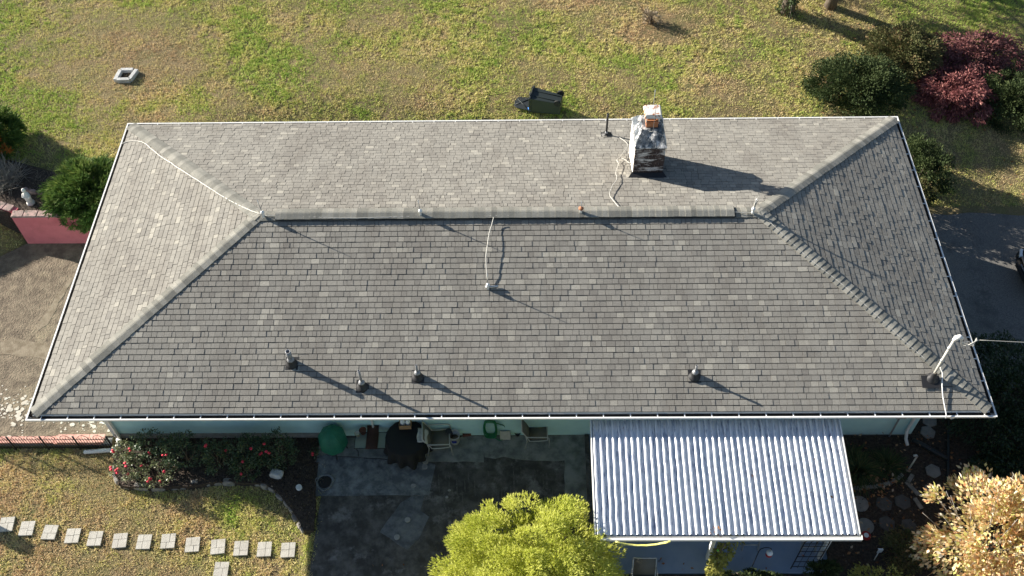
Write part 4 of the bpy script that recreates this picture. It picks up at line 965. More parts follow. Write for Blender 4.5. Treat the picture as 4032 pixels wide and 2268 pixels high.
for i, (px, py) in enumerate(sp):
    g = G(px, py, .04); lab = 'square stepping stone set alone below the path row' if i == 13 else ('%s stepping stone of the row counting from the left' % order[i] if 0 < i < 12 else ('leftmost stepping stone of the path row, half shadowed' if i == 0 else 'stepping stone of the row nearest the patio'))
    t = thing('stepping_stone', lab, 'stepping stone', (g.x, g.y, float(T(g.x, g.y)) + .022), random.uniform(-.07, .07) + .04, 'square stepping stones across the lawn')
    MB().box((0, 0, -.025), (.33, .36, .036)).build('base', 'joint', t)
    S_ = .35; H2 = .38; a_ = random.choice([.42, .58]); b_ = random.choice([.4, .6]); fl = random.random() < .5
    if fl: rects = [(0, 0, a_, .5), (a_, 0, 1, b_ - .06), (0, .5, a_, 1), (a_, b_ - .06, 1, 1)]
    else: rects = [(0, 0, b_, a_), (b_, 0, 1, a_), (0, a_, 1 - b_, 1), (1 - b_, a_, 1, 1)]
    for (u0, v0, u1, v1) in rects:
        o = link('paver', paver_piece((u1 - u0) * S_, (v1 - v0) * H2), t, loc=((u0 + u1 - 1) / 2 * S_, (v0 + v1 - 1) / 2 * H2, random.uniform(-.002, .003)), rot=(random.uniform(-.012, .012), random.uniform(-.012, .012), 0))

# ================================================================== RIGHT SIDE YARD
def hexa(px, py, r, m, label, n=6, rz=0.3, z=.0):
    p = Gz(px, py, z + .03); o = MB().prism([(r * math.cos(2 * math.pi * k / n), r * math.sin(2 * math.pi * k / n)) for k in range(n)], -.06, .03).build('garden_paver', m, loc=(p.x, p.y, z + .004), rot=(random.uniform(-.02, .02), random.uniform(-.02, .02), rz), label=label, cat='paver', group='pavers in the side yard'); return bevel(o, .012)
q8 = lambda x, y: (3200 + x / 2.169, 1600 + y / 2.169)
hexa(*q8(1000, 120), .2, 'hex_paver', 'hexagonal paver half hidden under the right corner of the near gutter')
hexa(*q8(985, 220), .2, 'hex_paver', 'pale hexagonal paver just below the downspout corner', rz=.1)
hexa(*q8(1030, 550), .2, 'hex_paver', 'grey hexagonal paver, upper of the pair left of the dark edging', rz=.5)
hexa(*q8(1015, 720), .2, 'hex_paver', 'grey hexagonal paver, lower of the pair left of the dark edging', rz=.1)
hexa(*q8(610, 830), .21, 'hex_dark', 'dark hexagonal paver left of the pair in the side yard', rz=.2)
hexa(*q8(770, 815), .21, 'hex_dark', 'dark hexagonal paver right of the pair in the side yard', rz=.4)
hexa(*q8(635, 1000), .21, 'hex_dark', 'dark hexagonal paver below the dark pair', rz=.3)
hexa(*q8(820, 1020), .2, 'hex_dark', 'dark paver partly under the autumn bush', rz=.1)
hexa(*q8(405, 830), .21, 'hex_paver', 'round pale paver by the porch roof edge, upper one', n=18)
hexa(*q8(450, 1020), .21, 'hex_paver', 'round pale paver by the porch roof corner, lower one', n=18)
edg = thing('brick_edging', 'curved row of bricks edging the bed beside the porch', 'edging', (0, 0, 0))
pts = [Gz(*q8(x, y), .02) for x, y in ((300, 704), (350, 700), (400, 698), (450, 694), (500, 690), (550, 683), (600, 672), (650, 656), (700, 632), (745, 602), (790, 566))]
eb = MB().box((0, 0, .02), (.2, .085, .09)).mesh('brick', 'hex_paver'); d0 = 0; path = []
for a, c_ in zip(pts, pts[1:]):
    for i in range(20): path.append(a.lerp(c_, i / 20))
acc = 0; last = path[0]
for i, p in enumerate(path[1:], 1):
    acc += (p - last).length; last = p
    if acc > .212:
        d = p - path[i - 6]; link('brick', eb, edg, loc=(p.x - d.normalized().x * .1, p.y - d.normalized().y * .1, .0), rot=(0, 0, math.atan2(d.y, d.x))); acc = 0
MB().tube([Gz(*q8(850, 285), .06), Gz(*q8(960, 340), .05), Gz(*q8(1060, 400), .05), Gz(*q8(1150, 450), .05)], .06, 10).build('drain_pipe', 'black_plastic', label='black drain pipe running from the downspout across the side yard', cat='pipe')
MB().tube([Gz(*q8(1165, 60), .03), Gz(*q8(1158, 300), .03), Gz(*q8(1155, 550), .03), Gz(*q8(1158, 800), .03)], .035, 8).build('garden_edging', 'black_plastic', label='straight black edging strip between the side yard and the hedge', cat='edging')
mb = MB(); a = Gz(*q8(805, 330), .55); c_ = Gz(*q8(815, 545), .02)
t = thing('yard_standpipe', 'thin grey standpipe post in the side yard mulch', 'standpipe', (c_.x, c_.y, 0))
MB().tube([(0, 0, 0), (0, 0, .75)], .02, 8).build('pipe', 'pipe_white', t); MB().tube([(0, 0, .75), (-.03, .0, .8), (-.1, .0, .78)], .03, 8).build('spout', 'galv', t); bevel(MB().box((0, 0, .03), (.1, .1, .08)).build('footing', 'hex_paver', t), .01)
for i, (x, y, L, rz, lab) in enumerate(((830, 620, .3, .9, 'weathered timber offcut in the mulch below the brick edging'), (850, 700, .42, -1.0, 'long grey plank offcut between the dark and pale pavers'), (900, 830, .3, -1.2, 'short plank lying beside the autumn bush'))):
    p = Gz(*q8(x, y), .02); bevel(MB().box((0, 0, .02), (L, .1, .04)).build('plank', 'stone', loc=(p.x, p.y, .005), rot=(0, 0, rz), label=lab, cat='plank', group='planks in the side yard'), .006)
p = Gz(*q8(455, 1105), .05); t = thing('garden_sign', 'red and white oval garden piece at the porch roof corner', 'ornament', (p.x, p.y, .03), .3)
MB().lathe([(.11, 0), (.12, .03), (.1, .05)], n=16).build('plate', 'red_paint', t); MB().lathe([(.06, .051), (.06, .06)], n=12).build('center', 'jug_white', t)
p = Gz(*q8(545, 1235), .3); t = thing('garden_stake', 'white scrolled garden stake among the leaves', 'garden stake', (p.x, p.y - .1, .0))
MB().tube([(0, 0, 0), (0, .02, .45)], .012, 6).build('stem', 'jug_white', t)
for k in range(4): MB().tube([(.03 * k - .05, .0, .45), (.03 * k - .02, .03, .55), (.03 * k - .06, .02, .62)], .012, 6).build('scroll', 'jug_white', t)
# scattered fallen leaves
n = 520; X_ = np.concatenate([RNG.uniform(8.0, 13.2, 330), RNG.normal(9.2, .5, 120), RNG.uniform(-4.8, 2, 50), RNG.uniform(3, 8, 20)]); Y_ = np.concatenate([RNG.uniform(-8.3, -4.0, 330), RNG.normal(-5.35, .25, 120), RNG.uniform(-8.4, -7.3, 50), RNG.uniform(-7.5, -7.2, 20)])
P = np.stack([X_, Y_, np.full(n, .075) + RNG.uniform(0, .03, n)], 1); P[X_ < 8.1, 2] = np.array([SL(v_) for v_ in Y_[X_ < 8.1]]) + .07; P[X_ < 2.1, 2] -= .035
ax = rnd_dirs(n); ax[:, 2] *= .25; L = RNG.uniform(.05, .13, n)
link('fallen_leaves', tri_mesh('fallen_leaves', leaf_faces(P, ax, L, L * .6).reshape(-1, 3), 4, 'fallen_leaf', RNG.random(n)), label='scattered brown autumn leaves on the side yard and patio', cat='leaves', kind='stuff')
n = 26; P = np.stack([RNG.uniform(2.2, 7.6, n), RNG.uniform(-7.5, -5, n), np.zeros(n)], 1); P[:, 2] = Z0 + (Z1 - Z0) * (P[:, 1] - Y0) / (Y1 - Y0) + .01
P[:10, 0] = RNG.normal(4.6, .1, 10); P[:10, 1] = -7.55
ax = rnd_dirs(n); ax[:, 2] *= .2; L = RNG.uniform(.05, .1, n)
link('roof_leaves', tri_mesh('roof_leaves', leaf_faces(P, ax, L, L * .6).reshape(-1, 3), 4, 'fallen_leaf', RNG.random(n) * .6), kind='stuff')
# gravel chips in soil
n = 5200; X_ = RNG.uniform(7.7, 15, n); Y_ = RNG.uniform(-9, -2.7, n); P = np.stack([X_, Y_, np.full(n, .012)], 1); ax = rnd_dirs(n); ax[:, 2] = np.abs(ax[:, 2]) * .5; L = RNG.uniform(.03, .075, n)
n2 = 2600; xx = RNG.uniform(-10.5, -4.6, n2 * 2); yy = RNG.uniform(-7.2, -4.0, n2 * 2); k = in_poly(xx, yy, [(p.x, p.y) for p in ROSEBED]); P2 = np.stack([xx[k], yy[k], np.full(k.sum(), -.01)], 1)
P = np.concatenate([P, P2]); n = len(P); ax = rnd_dirs(n); ax[:, 2] = np.abs(ax[:, 2]) * .6; L = RNG.uniform(.03, .075, n)
vmat('mulch', [(0, (.03, .022, .018)), (.7, (.08, .06, .045)), (.95, (.15, .115, .09)), (1, (.24, .2, .17))], rough=.95)
link('bark_mulch', tri_mesh('bark_mulch', leaf_faces(P, ax, L, L * .6).reshape(-1, 3), 4, 'mulch', RNG.random(n)), kind='stuff')

# ================================================================== PINK PLANTER (left)
pl = thing('pink_planter', 'raised planter with pink painted front wall left of the house', 'planter', (0, 0, 0))
PSOIL = [(-17.6, 3.6), (-14.75, 2.85), (-10.24, 2.82), (-10.24, 4.2), (-13.6, 4.4), (-15.2, 4.95), (-17.6, 5.6)]; PZ = 1.22; ax0 = -14.55; ay0 = 2.6
mb = MB(); mb.bbox((ax0, ay0, -.05), (-10.25, ay0 + .2, PZ)); mb.build('front_wall', 'pink_paint', pl)
bk = Gz(-60, 800, PZ); dvec = (Vector((bk.x, bk.y)) - Vector((ax0, ay0 + .2))).normalized(); nv_ = Vector((dvec.y, -dvec.x)); 
A_ = Vector((ax0, ay0 + .201)); B_ = A_ + dvec * 4.6
mb = MB(); mb.prism([A_, A_ + nv_ * .2, B_ + nv_ * .2, B_][::-1] if nv_.x < 0 else [A_, A_ + nv_ * .2, B_ + nv_ * .2, B_], -.05, PZ - .02); mb.build('side_wall', 'pink_paint', pl)
random.seed(5)
x = ax0 - .02
while x < -10.4:
    L = random.uniform(.25, .42); bevel(MB().box((x + L / 2, ay0 + .11, PZ + .02), (L - .012, .25 + random.uniform(-.02, .02), .05 + random.uniform(0, .02))).build('coping_stone', 'pink_coping', pl), .015, 1); x += L
d = 0
while d < 4.4:
    L = random.uniform(.25, .42); cpt = A_ + dvec * (d + L / 2 + .12) + nv_ * .1; bevel(MB().box((cpt.x, cpt.y, PZ + .005), (L - .012, .24, .05), (0, 0, math.atan2(dvec.y, dvec.x))).build('coping_stone', 'pink_coping', pl), .015, 1); d += L
mb = MB(); mb.prism(PSOIL, .2, PZ - .06)
sp_ = mb.build('planter_soil', 'soil', pl)
kp = [(95, 740), (112, 751), (145, 755), (182, 759), (232, 755)]
kb = thing('kerb_stones', 'short curved kerb of grey stones behind the planter', 'kerb', (0, 0, 0))
KW = [Gz(x, y, PZ + .02) for x, y in kp]
for i, (a, c_) in enumerate(zip(KW, KW[1:])):
    m_ = a.lerp(c_, .5); d = c_ - a; rock('stone', (m_.x, m_.y, PZ - .06), (d.length, .12, .16), 'pink_coping', kb, math.atan2(d.y, d.x), 40 + i)
# statue in the planter: small robed figure
b = Gz(122, 800, PZ - .05); t = thing('garden_statue', 'small white robed statue standing in the planter', 'statue', (b.x, b.y, PZ - .06))
MB().lathe([(.12, 0), (.12, .04), (.09, .06), (.085, .15), (.10, .3), (.085, .4), (.045, .47), (.035, .49)], n=16, wob=lambda a, z: 1 + .06 * math.cos(6 * a)).build('robe', 'plaster', t)
MB().lathe([(.02, .48), (.05, .51), (.058, .56), (.045, .61), (.012, .635)], n=14).build('head', 'plaster', t)
MB().tube([(-.08, 0, .42), (-.1, -.05, .33), (-.02, -.1, .34)], [.03, .028, .02], 8).build('arm', 'plaster', t); MB().tube([(.08, 0, .42), (.1, -.05, .33), (.02, -.1, .34)], [.03, .028, .02], 8).build('arm', 'plaster', t)

# ================================================================== TRASH BIN
b = G(2150, 430); b.z = float(T(b.x, b.y))
t = thing('trash_bin', 'dark wheeled trash bin lying on its side on the lawn with its lid flopped open', 'trash bin', b + Vector((0, 0, .02)), R(-14))
mb = MB()   # axis along +x (bottom) , mouth at -x
o1 = [(-.46, -.29, .0), (-.46, .29, .0), (-.46, .29, .58), (-.46, -.29, .58)]; o2 = [(.5, -.22, .04), (.5, .22, .04), (.5, .22, .5), (.5, -.22, .5)]; i1 = [(-.46, -.265, .025), (-.46, .265, .025), (-.46, .265, .555), (-.46, -.265, .555)]; i2 = [(.46, -.2, .06), (.46, .2, .06), (.46, .2, .48), (.46, -.2, .48)]
mb.add(o1 + o2 + i1 + i2, [(0, 1, 5, 4), (1, 2, 6, 5), (2, 3, 7, 6), (3, 0, 4, 7), (4, 5, 6, 7), (8, 12, 13, 9), (9, 13, 14, 10), (10, 14, 15, 11), (11, 15, 12, 8), (15, 14, 13, 12), (0, 8, 9, 1), (1, 9, 10, 2), (2, 10, 11, 3), (3, 11, 8, 0)])
bevel(mb.build('body', 'bin_green', t), .025, 2)
mb = MB(); mb.bbox((-.50, -.33, -.0), (-.44, -.295, .62)); mb.bbox((-.50, .295, 0), (-.44, .33, .62)); mb.bbox((-.50, -.294, .585), (-.44, .294, .62)); bevel(mb.build('rim', 'black_plastic', t), .01)
for y in (-.12, .12): MB().box((.02, y, .545), (.8, .03, .03), (0, R(3.5), 0)).build('rib', 'bin_green', t)
lid = MB(); lp = [(-.52, -.29), (-.52, .29), (-.92, .27), (-1.02, .18), (-1.05, 0), (-1.02, -.18), (-.92, -.27)]; lid.prism(lp, .07, .10); lo = lid.build('lid', 'black_plastic', t); bevel(lo, .012)
for (a, c_) in (((-.56, -.24, .105), (-.98, .14, .105)), ((-.56, .24, .105), (-.98, -.14, .105))): MB().tube([a, c_], .014, 6).build('lid_rib', 'bin_green', lo)
for y in (-.24, .24): MB().tube([(.42, y - .03, .52), (.42, y + .03, .52)], .11, 16).build('wheel', 'tyre', t)
MB().tube([(-.5, -.2, .64), (-.52, 0, .66), (-.5, .2, .64)], .015, 6).build('handle', 'black_plastic', t)
MB().lathe([(.01, 0), (.07, .02), (.08, .06), (.03, .1)], n=9, wob=lambda a, z: 1 + .25 * math.sin(3 * a)).build('plastic_bag', 'blue_plastic', loc=b + Vector((-.52, -.1, .06)), label='bright blue plastic bag at the mouth of the trash bin', cat='bag')
# ring of concrete blocks round a hole
b = G(497, 305); t = thing('block_ring', 'square of pale concrete blocks round a hole in the lawn', 'blocks', b)
for (dx, dy, L, rz) in ((-.24, 0, .5, 1.45), (.26, .02, .5, 1.3), (0, -.22, .42, .03), (0, .26, .42, 0.02)):
    bevel(MB().box((dx, dy, .06), (L, .13, .16), (0, 0, rz)).build('block', 'stone_white', t), .012)
MB().prism([(-.2, -.16), (.2, -.16), (.22, .2), (-.2, .2)], -.02, .025).build('hole', 'soil', t)
# car
c0 = Vector((14.8, 1.35, float(T(14.8, 1.35)) + .05))
t = thing('parked_car', 'glossy black car nosing in from the right edge of the driveway', 'car', c0, R(4))
def loft(secs, m, name, parent):
    mb = MB(); n = len(secs[0])
    for s_ in secs: mb.v += s_
    for j in range(len(secs) - 1):
        for i in range(n): mb.f.append((j * n + i, j * n + (i + 1) % n, (j + 1) * n + (i + 1) % n, (j + 1) * n + i)); mb.sm.append(True)
    mb.f += [tuple(range(n - 1, -1, -1)), tuple(range((len(secs) - 1) * n, len(secs) * n))]; mb.sm += [False, False]
    return mb.build(name, m, parent)
def sec(x, wv, z0, z1, k=.12):
    p_ = [(-wv, z0), (-wv * 1.02, (z0 + z1) / 2), (-wv * .97, z1 - k), (-wv * .8, z1 - .02), (0, z1 + .015), (wv * .8, z1 - .02), (wv * .97, z1 - k), (wv * 1.02, (z0 + z1) / 2), (wv, z0)]
    return [(x + .12 * (abs(y) / .9) ** 2.2 * (x < .6), y, z) for y, z in p_]
body = loft([sec(.0, .62, .3, .58), sec(.05, .78, .24, .68), sec(.2, .86, .2, .76), sec(.6, .9, .2, .86), sec(1.3, .92, .2, .96), sec(3.2, .93, .2, .98), sec(4.3, .88, .22, .98), sec(4.6, .78, .3, .9)], 'car_paint', 'body', t)
sub = body.modifiers.new('s', 'SUBSURF'); sub.levels = 2; sub.render_levels = 2
cab = loft([sec(1.25, .80, .9, .98, .02), sec(1.95, .70, .92, 1.42, .08), sec(3.2, .70, .92, 1.46, .08), sec(4.2, .74, .92, 1.05, .05)], 'car_glass', 'cabin_glass', t); cab.modifiers.new('s', 'SUBSURF').render_levels = 2
MB().box((2.6, 0, 1.46), (1.3, 1.1, .03)).build('roof_panel', 'car_paint', t)
for sx, x in ((0, .85), (1, 3.65)):
    for y in (-.86, .86):
        wh = MB().tube([(x, y - .1, .33), (x, y + .1, .33)], .33, 24).build('wheel', 'tyre', t); MB().tube([(x, y - .105, .33), (x, y + .105, .33)], .2, 20).build('rim', 'galv', wh)
for y in (-.6, .6): bevel(MB().box((.16, y, .62), (.12, .3, .1), (0, 0, .45 * (1 if y < 0 else -1))).build('headlight', 'lamp_clear', t), .02)
for z in (.36, .42, .48): MB().box((.0, 0, z), (.03, .8, .018)).build('grille_bar', 'dark_metal', t)
MB().lathe([(.01, -.006), (.06, -.004), (.065, .004), (.05, .008), (.045, .002)], n=16).build('emblem', 'chrome', t, loc=(.12, -.0, .735))
MB().box((.03, 0, .56), (.02, .5, .03)).build('chrome_trim', 'chrome', t)
for y in (-.45, .45): MB().tube([(.25, y * .9, .80), (1.2, y, .985)], .008, 5).build('hood_crease', 'car_paint', t)
# ================================================================== VEGETATION
def spray(name, m, parts, parent, size, aspect=.28, k=3, **kw):
    """conifer sprays: k slim blades fanned from each point"""
    V = []; A = []
    for (P, O, tone) in parts:
        n = len(P)
        for _ in range(k):
            ax = norm(O + .55 * rnd_dirs(n) + np.array([0, 0, .15])); L = size * RNG.uniform(.6, 1.3, n)
            V.append(leaf_faces(P, ax, L, L * aspect, 3)); A.append(np.clip(tone * .6 + .4 * RNG.random(n), 0, 1))
    return link(name, tri_mesh(name, np.concatenate(V).reshape(-1, 3), 3, m, np.concatenate(A)), parent, **kw)
def tips_on(c, rad, k, zmin=-.1, f=.75):
    d = rnd_dirs(k * 3); d = d[d[:, 2] > zmin][:k]; return [tuple(np.array(c) + q * np.array(rad) * f) for q in d]
def bush(name, label, cat, base, c, rad, n, m, size, lumps=60, lump=.28, aspect=.55, conifer=False, zmin=-.35, stem_m='bark', group=None, stem_r=.035, kspray=3, inner=.25, nst=10, fst=.75, **kw):
    base = Vector(base); t = thing(name, label, cat, base, 0, group); c = np.array(c, float)
    parts = [crown_pts(c, rad, n, lumps, lump, zmin, inner)]
    # inner mass so that the sky or ground does not shine through everywhere
    parts.append(crown_pts(c, np.array(rad) * .72, n // 3, lumps, lump, zmin, .8))
    if conifer: spray('crown', m, parts, t, size, k=kspray, aspect=aspect)
    else: foliage('crown', m, parts, t, size, aspect, **kw)
    stems('stem', (0, 0, -.05), tips_on(c, rad, nst, -.1, fst), stem_r, t, stem_m)
    return t
# golden ball conifer at the patio
base = Vector((.5, -8.25, 0.02))
bush('golden_conifer', 'big rounded yellow green conifer standing at the patio', 'conifer', base, (0, 0, 1.0), (2.1, 1.9, 1.85), 38000, 'gold_leaf', .075, 260, .12, .28, True, zmin=-.5, kspray=4, inner=.15)
# autumn bush lower right
base = G(3990, 2150); base = Vector((11.15, -7.3, 0))
bush('autumn_shrub', 'large shrub with yellow and orange autumn leaves in the lower right corner', 'shrub', base, (.0, 0, 1.25), (1.85, 1.5, 1.25), 10500, 'autumn_leaf', .105, 80, .2, .6, zmin=-.6, stem_m='twig_grey', inner=.3, nst=46, fst=1.0, stem_r=.022, tone_amp=.95)
bush('low_shrub', 'low olive and rust shrub left of the autumn shrub', 'shrub', Vector((9.35, -7.35, 0)), (0, 0, .35), (.55, .6, .4), 3000, 'mixed_leaf', .055, 40, .3)
bush('yellow_shrub', 'sprawling shrub with yellow tips at the bottom right of the porch', 'shrub', Vector((8.45, -8.05, 0)), (0, 0, .4), (.75, .4, .4), 1100, 'yellow_leaf', .06, 40, .2)
bush('green_shrub', 'small dark green shrub at the foot of the right porch post', 'shrub', Vector((7.3, -7.75, 0.03)), (0, 0, .25), (.42, .26, .3), 1800, 'dark_leaf', .06, 26, .3)
bush('green_shrub', 'low dark plants along the porch front beside the vine', 'shrub', Vector((5.6, -7.85, 0.03)), (0, 0, .12), (.75, .2, .16), 1300, 'dark_leaf', .06, 40, .2)
bush('hedge', 'dense dark green hedge beyond the right corner of the near gutter', 'hedge', Vector((13.0, -3.3, -.05)), (0, 0, .55), (1.75, 1.9, .85), 15000, 'hedge_leaf', .075, 150, .2, group=None)
bush('hedge', 'dark green ground hugging hedge behind the autumn shrub', 'hedge', Vector((13.1, -5.6, -.05)), (0, 0, .3), (1.7, 1.2, .45), 7500, 'hedge_leaf', .075, 100, .22)
# liriope clumps
def clump(px, py, n, L, label, m='liriope', z=0.0, spread=.12, name='grass_clump', cat='plant'):
    b = Gz(px, py, z); t = thing(name, label, cat, b)
    P = np.stack([RNG.normal(0, spread, n), RNG.normal(0, spread, n), np.zeros(n)], 1); ax = norm(np.concatenate([P[:, :2] / spread * .8, np.ones((n, 1))], 1) + .3 * rnd_dirs(n)); Ls = L * RNG.uniform(.6, 1.2, n)
    mid = P + ax * Ls[:, None] * .55; ax2 = norm(ax + np.array([0, 0, -.8])); sd = norm(np.cross(ax, [0, 0, 1])) * .009
    V = np.concatenate([np.stack([P - sd, P + sd, mid + sd, mid - sd], 1), np.stack([mid - sd, mid + sd, mid + ax2 * Ls[:, None] * .5, mid + ax2 * Ls[:, None] * .5], 1)])
    link('blades', tri_mesh('blades', V.reshape(-1, 3), 4, m, np.tile(RNG.random(n), 2)), t, kind='stuff'); return t
clump(*q8(390, 560), 420, .42, 'large dark grassy clump beside the porch roof', spread=.16)
clump(*q8(640, 505), 260, .34, 'smaller dark grassy clump left of the thin standpipe', spread=.14)
clump(*q8(340, 440), 160, .3, 'small grassy tuft by the porch roof edge', spread=.12)
# roses
def rose(px, py, rad, h, n, nf, label, m='rose_leaf', zb=-.02):
    b = Gz(px, py, zb); t = thing('rose_bush', label, 'rose bush', b, 0, 'rose bushes along the front wall')
    foliage('foliage', m, [crown_pts((0, 0, h * .58), (rad, rad * .9, h * .5), n, 46, .24, -.8, .35)], t, .05, .65, jitter=1.2)
    stems('stem', (0, 0, 0), tips_on((0, 0, h * .55), (rad, rad, h * .5), 9, -.2, .85), .010, t, 'twig', .05)
    for k in range(nf):
        d = rnd_dirs(1)[0]; d[2] = abs(d[2]); d[1] = -abs(d[1]) * .7; p = np.array((0, 0, h * .58)) + d * np.array((rad, rad * .9, h * .52))
        MB().lathe([(.006, -.02), (.028, -.005), (.038, .018), (.03, .032), (.018, .026), (.02, .036), (.006, .032)], n=9, wob=lambda a, z: 1 + .14 * math.sin(4 * a)).build('flower', 'rose_red', t, loc=p, rot=(random.uniform(-.6, .6), random.uniform(-.6, .6), 0))
rose(520, 1862, .42, .55, 950, 9, 'sunlit rose bush with red blooms and leaves tinted as if sunlit at the bed corner', 'rose_leaf_sunlit')
rose(625, 1885, .42, .5, 800, 5, 'sunlit rose bush right of the bed corner with few blooms', 'rose_leaf_sunlit')
rose(500, 1800, .3, .5, 500, 4, 'rose bush at the elbow of the white drain pipe', 'rose_leaf_sunlit')
rose(600, 1790, .42, .85, 1100, 1, 'shaded rose bush nearest the left house corner')
rose(740, 1815, .5, 1.0, 1700, 2, 'tall shaded rose bush, second along the wall from the left corner')
rose(870, 1830, .5, .95, 1700, 2, 'shaded rose bush in the middle of the wall bed')
rose(990, 1825, .5, .95, 1700, 3, 'shaded rose bush above the pale grey rock')
rose(1110, 1815, .5, 1.0, 1700, 4, 'shaded rose bush nearest the green grill cover')
rose(980, 1860, .42, .6, 1000, 2, 'low rose bush in front of the wall bed row')
rose(1245, 1795, .14, .3, 90, 2, 'small rose sprig leaning onto the patio')
# planter juniper, left shrubs
b = Vector((-12.5, 3.55, 1.2))
bush('juniper', 'spreading green juniper spilling over the pink planter wall', 'juniper', b, (0, 0, .18), (1.15, 1.05, .55), 11000, 'juniper_leaf', .13, 60, .3, .28, True, zmin=-.2, kspray=3)
P_ = [crown_pts((-.35 + .3 * k, -1.0, -.05 - .12 * (k % 2)), (.22, .16, .28), 260, 12, .5, -1) for k in range(4)]
o = spray('hanging_sprays', 'juniper_leaf', P_, bpy.data.objects['juniper'], .11)
b = Gz(-8, 545, 1.2); b = Vector((b.x - .15, b.y - .5, 1.15))
j2 = bush('juniper', 'dark green juniper with orange tips at the left edge', 'juniper', b, (0, 0, .55), (1.2, 1.1, .9), 8000, 'juniper_leaf', .14, 100, .2, .3, True, kspray=3)
spray('orange_tips', 'orange_tip', [crown_pts(tuple(q), (.13, .13, .1), 90, 6, .6, -1) for q in ((.55, -.55, 1.05), (.75, -.3, .95), (.35, -.75, .85), (1.0, -.6, .6), (.2, -.3, 1.35))], j2, .1)
b = Gz(20, 715, 1.2)
t = thing('dead_shrub', 'bare grey dead shrub in the planter at the left edge', 'shrub', b)
mb = MB()
for k in range(420):
    d = rnd_dirs(1)[0]; d[2] = abs(d[2]) + .2; L = random.uniform(.35, .75); p0 = Vector((random.gauss(0, .22), random.gauss(0, .22), 0)); p1 = p0 + Vector(d) * L; sd_ = Vector((d[1], -d[0], 0)) * .004
    mb.tube([p0, p0.lerp(p1, .6) + Vector((0, 0, .03)), p1], [.007, .005, .002], 3)
mb.build('twigs', 'twig_grey', t)
n = 900; P = np.stack([RNG.uniform(-14.4, -12.4, n), RNG.uniform(2.9, 4.6, n), np.full(n, PZ - .06)], 1); ax = rnd_dirs(n); ax[:, 2] = np.abs(ax[:, 2])
link('dry_stalks', tri_mesh('dry_stalks', leaf_faces(P, ax, RNG.uniform(.08, .3, n), np.full(n, .012), 3).reshape(-1, 3), 3, 'straw', RNG.random(n)), kind='stuff')
# bushes behind the right corner
def gb(x, y): return Vector((x, y, float(T(x, y))))
bush('evergreen_shrub', 'large dark green shrub behind the far right roof corner', 'shrub', gb(11.35, 8.55), (0, 0, .45), (1.65, 1.3, .78), 24000, 'dark_leaf', .065, 130, .2)
bush('evergreen_shrub', 'olive and bronze shrub beyond the dark evergreen shrub', 'shrub', gb(13.3, 10.5), (0, 0, .4), (1.3, 1.25, .75), 17000, 'mixed_leaf', .065, 110, .2)
bush('laceleaf_maple', 'low red weeping maple lit by the sun', 'maple', gb(14.75, 8.8), (0, 0, .25), (1.3, 1.25, .6), 16000, 'red_leaf', .10, 90, .22, .35, droop=.7, tone_amp=.75)
bush('laceleaf_maple', 'dull purple red maple mound behind the bright red maple', 'maple', gb(15.9, 10.7), (0, 0, .35), (1.75, 1.25, .65), 9000, 'purple_leaf', .11, 90, .22, .35, droop=.6)
bush('evergreen_shrub', 'dark shrub with a few pink blooms at the far right edge', 'shrub', gb(16.7, 8.6), (0, 0, .3), (1.25, 1.35, .65), 15000, 'dark_leaf', .065, 100, .22)
bush('evergreen_shrub', 'dark rounded shrub beside the right gutter', 'shrub', gb(12.7, 5.1), (0, 0, .6), (.85, 1.05, 1.0), 14000, 'dark_leaf', .06, 90, .22)
bush('evergreen_shrub', 'low dark shrub tucked under the right gutter', 'shrub', gb(12.2, 3.95), (0, 0, .5), (.6, .75, .7), 5000, 'mixed_leaf', .07, 50, .25)
# bare twiggy shrub
b = G(2565, 92); t = thing('bare_shrub', 'small leafless twiggy shrub on the back lawn', 'shrub', b)
mb = MB()
for k in range(30):
    d = Vector((random.gauss(0, .5), random.gauss(0, .5), 1)).normalized(); L = random.uniform(.25, .7); mb.tube([(random.gauss(0, .06), random.gauss(0, .06), 0), d * L * .6, d * L + Vector((0, 0, .05))], [.016, .010, .003], 5)
mb.tube([(0, 0, .1), (-.3, .1, .45), (-.55, .2, .75), (-.62, .3, .9)], [.016, .013, .009, .004], 5); mb.build('twigs', 'twig', t)
foliage('dry_leaves', 'straw', [crown_pts((0, 0, .25), (.28, .26, .25), 420, 20, .4, -.6)], t, .07, .4)
# trees at the top right, crowns above the frame
def tree(name, label, x, y, h, crown_r, m, lean=(0, 0), trunk=.2, low=2.4, n=5200, group='trees behind the house'):
    b = gb(x, y); t = thing(name, label, 'tree', b, 0, group)
    tp = Vector((lean[0] * h, lean[1] * h, h))
    MB().tube([(0, 0, -.2), tp * .15 + Vector((.03, 0, 0)), tp * .4, tp * .75, tp], [trunk * 1.35, trunk, trunk * .8, trunk * .5, trunk * .12], 12).build('trunk', 'bark', t)
    mb = MB(); parts = []
    for k in range(14):
        z = low + (h - low) * (k / 13) ** 1.1; a = k * 2.4; rr = crown_r * (1 - .55 * (z - low) / (h - low)) * random.uniform(.75, 1.05); p0 = tp * (z / h * .92); p1 = p0 + Vector((rr * math.cos(a), rr * math.sin(a), .35))
        mb.tube([p0, p0.lerp(p1, .5) + Vector((0, 0, .15)), p1], [trunk * .35, trunk * .22, .02], 6)
        for f in (.45, .75, 1.0): q = p0.lerp(p1, f); parts.append(crown_pts(tuple(q), (crown_r * .34, crown_r * .34, .5), n // 42, 12, .4, -1))
    mb.build('limb', 'bark', t); foliage('crown', m, parts, t, .16, .55); return t
t1 = tree('ivy_tree', 'rough trunked tree standing at the top edge right of centre', 9.75, 12.75, 8.5, 2.0, 'dark_leaf', (.0, .05), .2, 3.8)
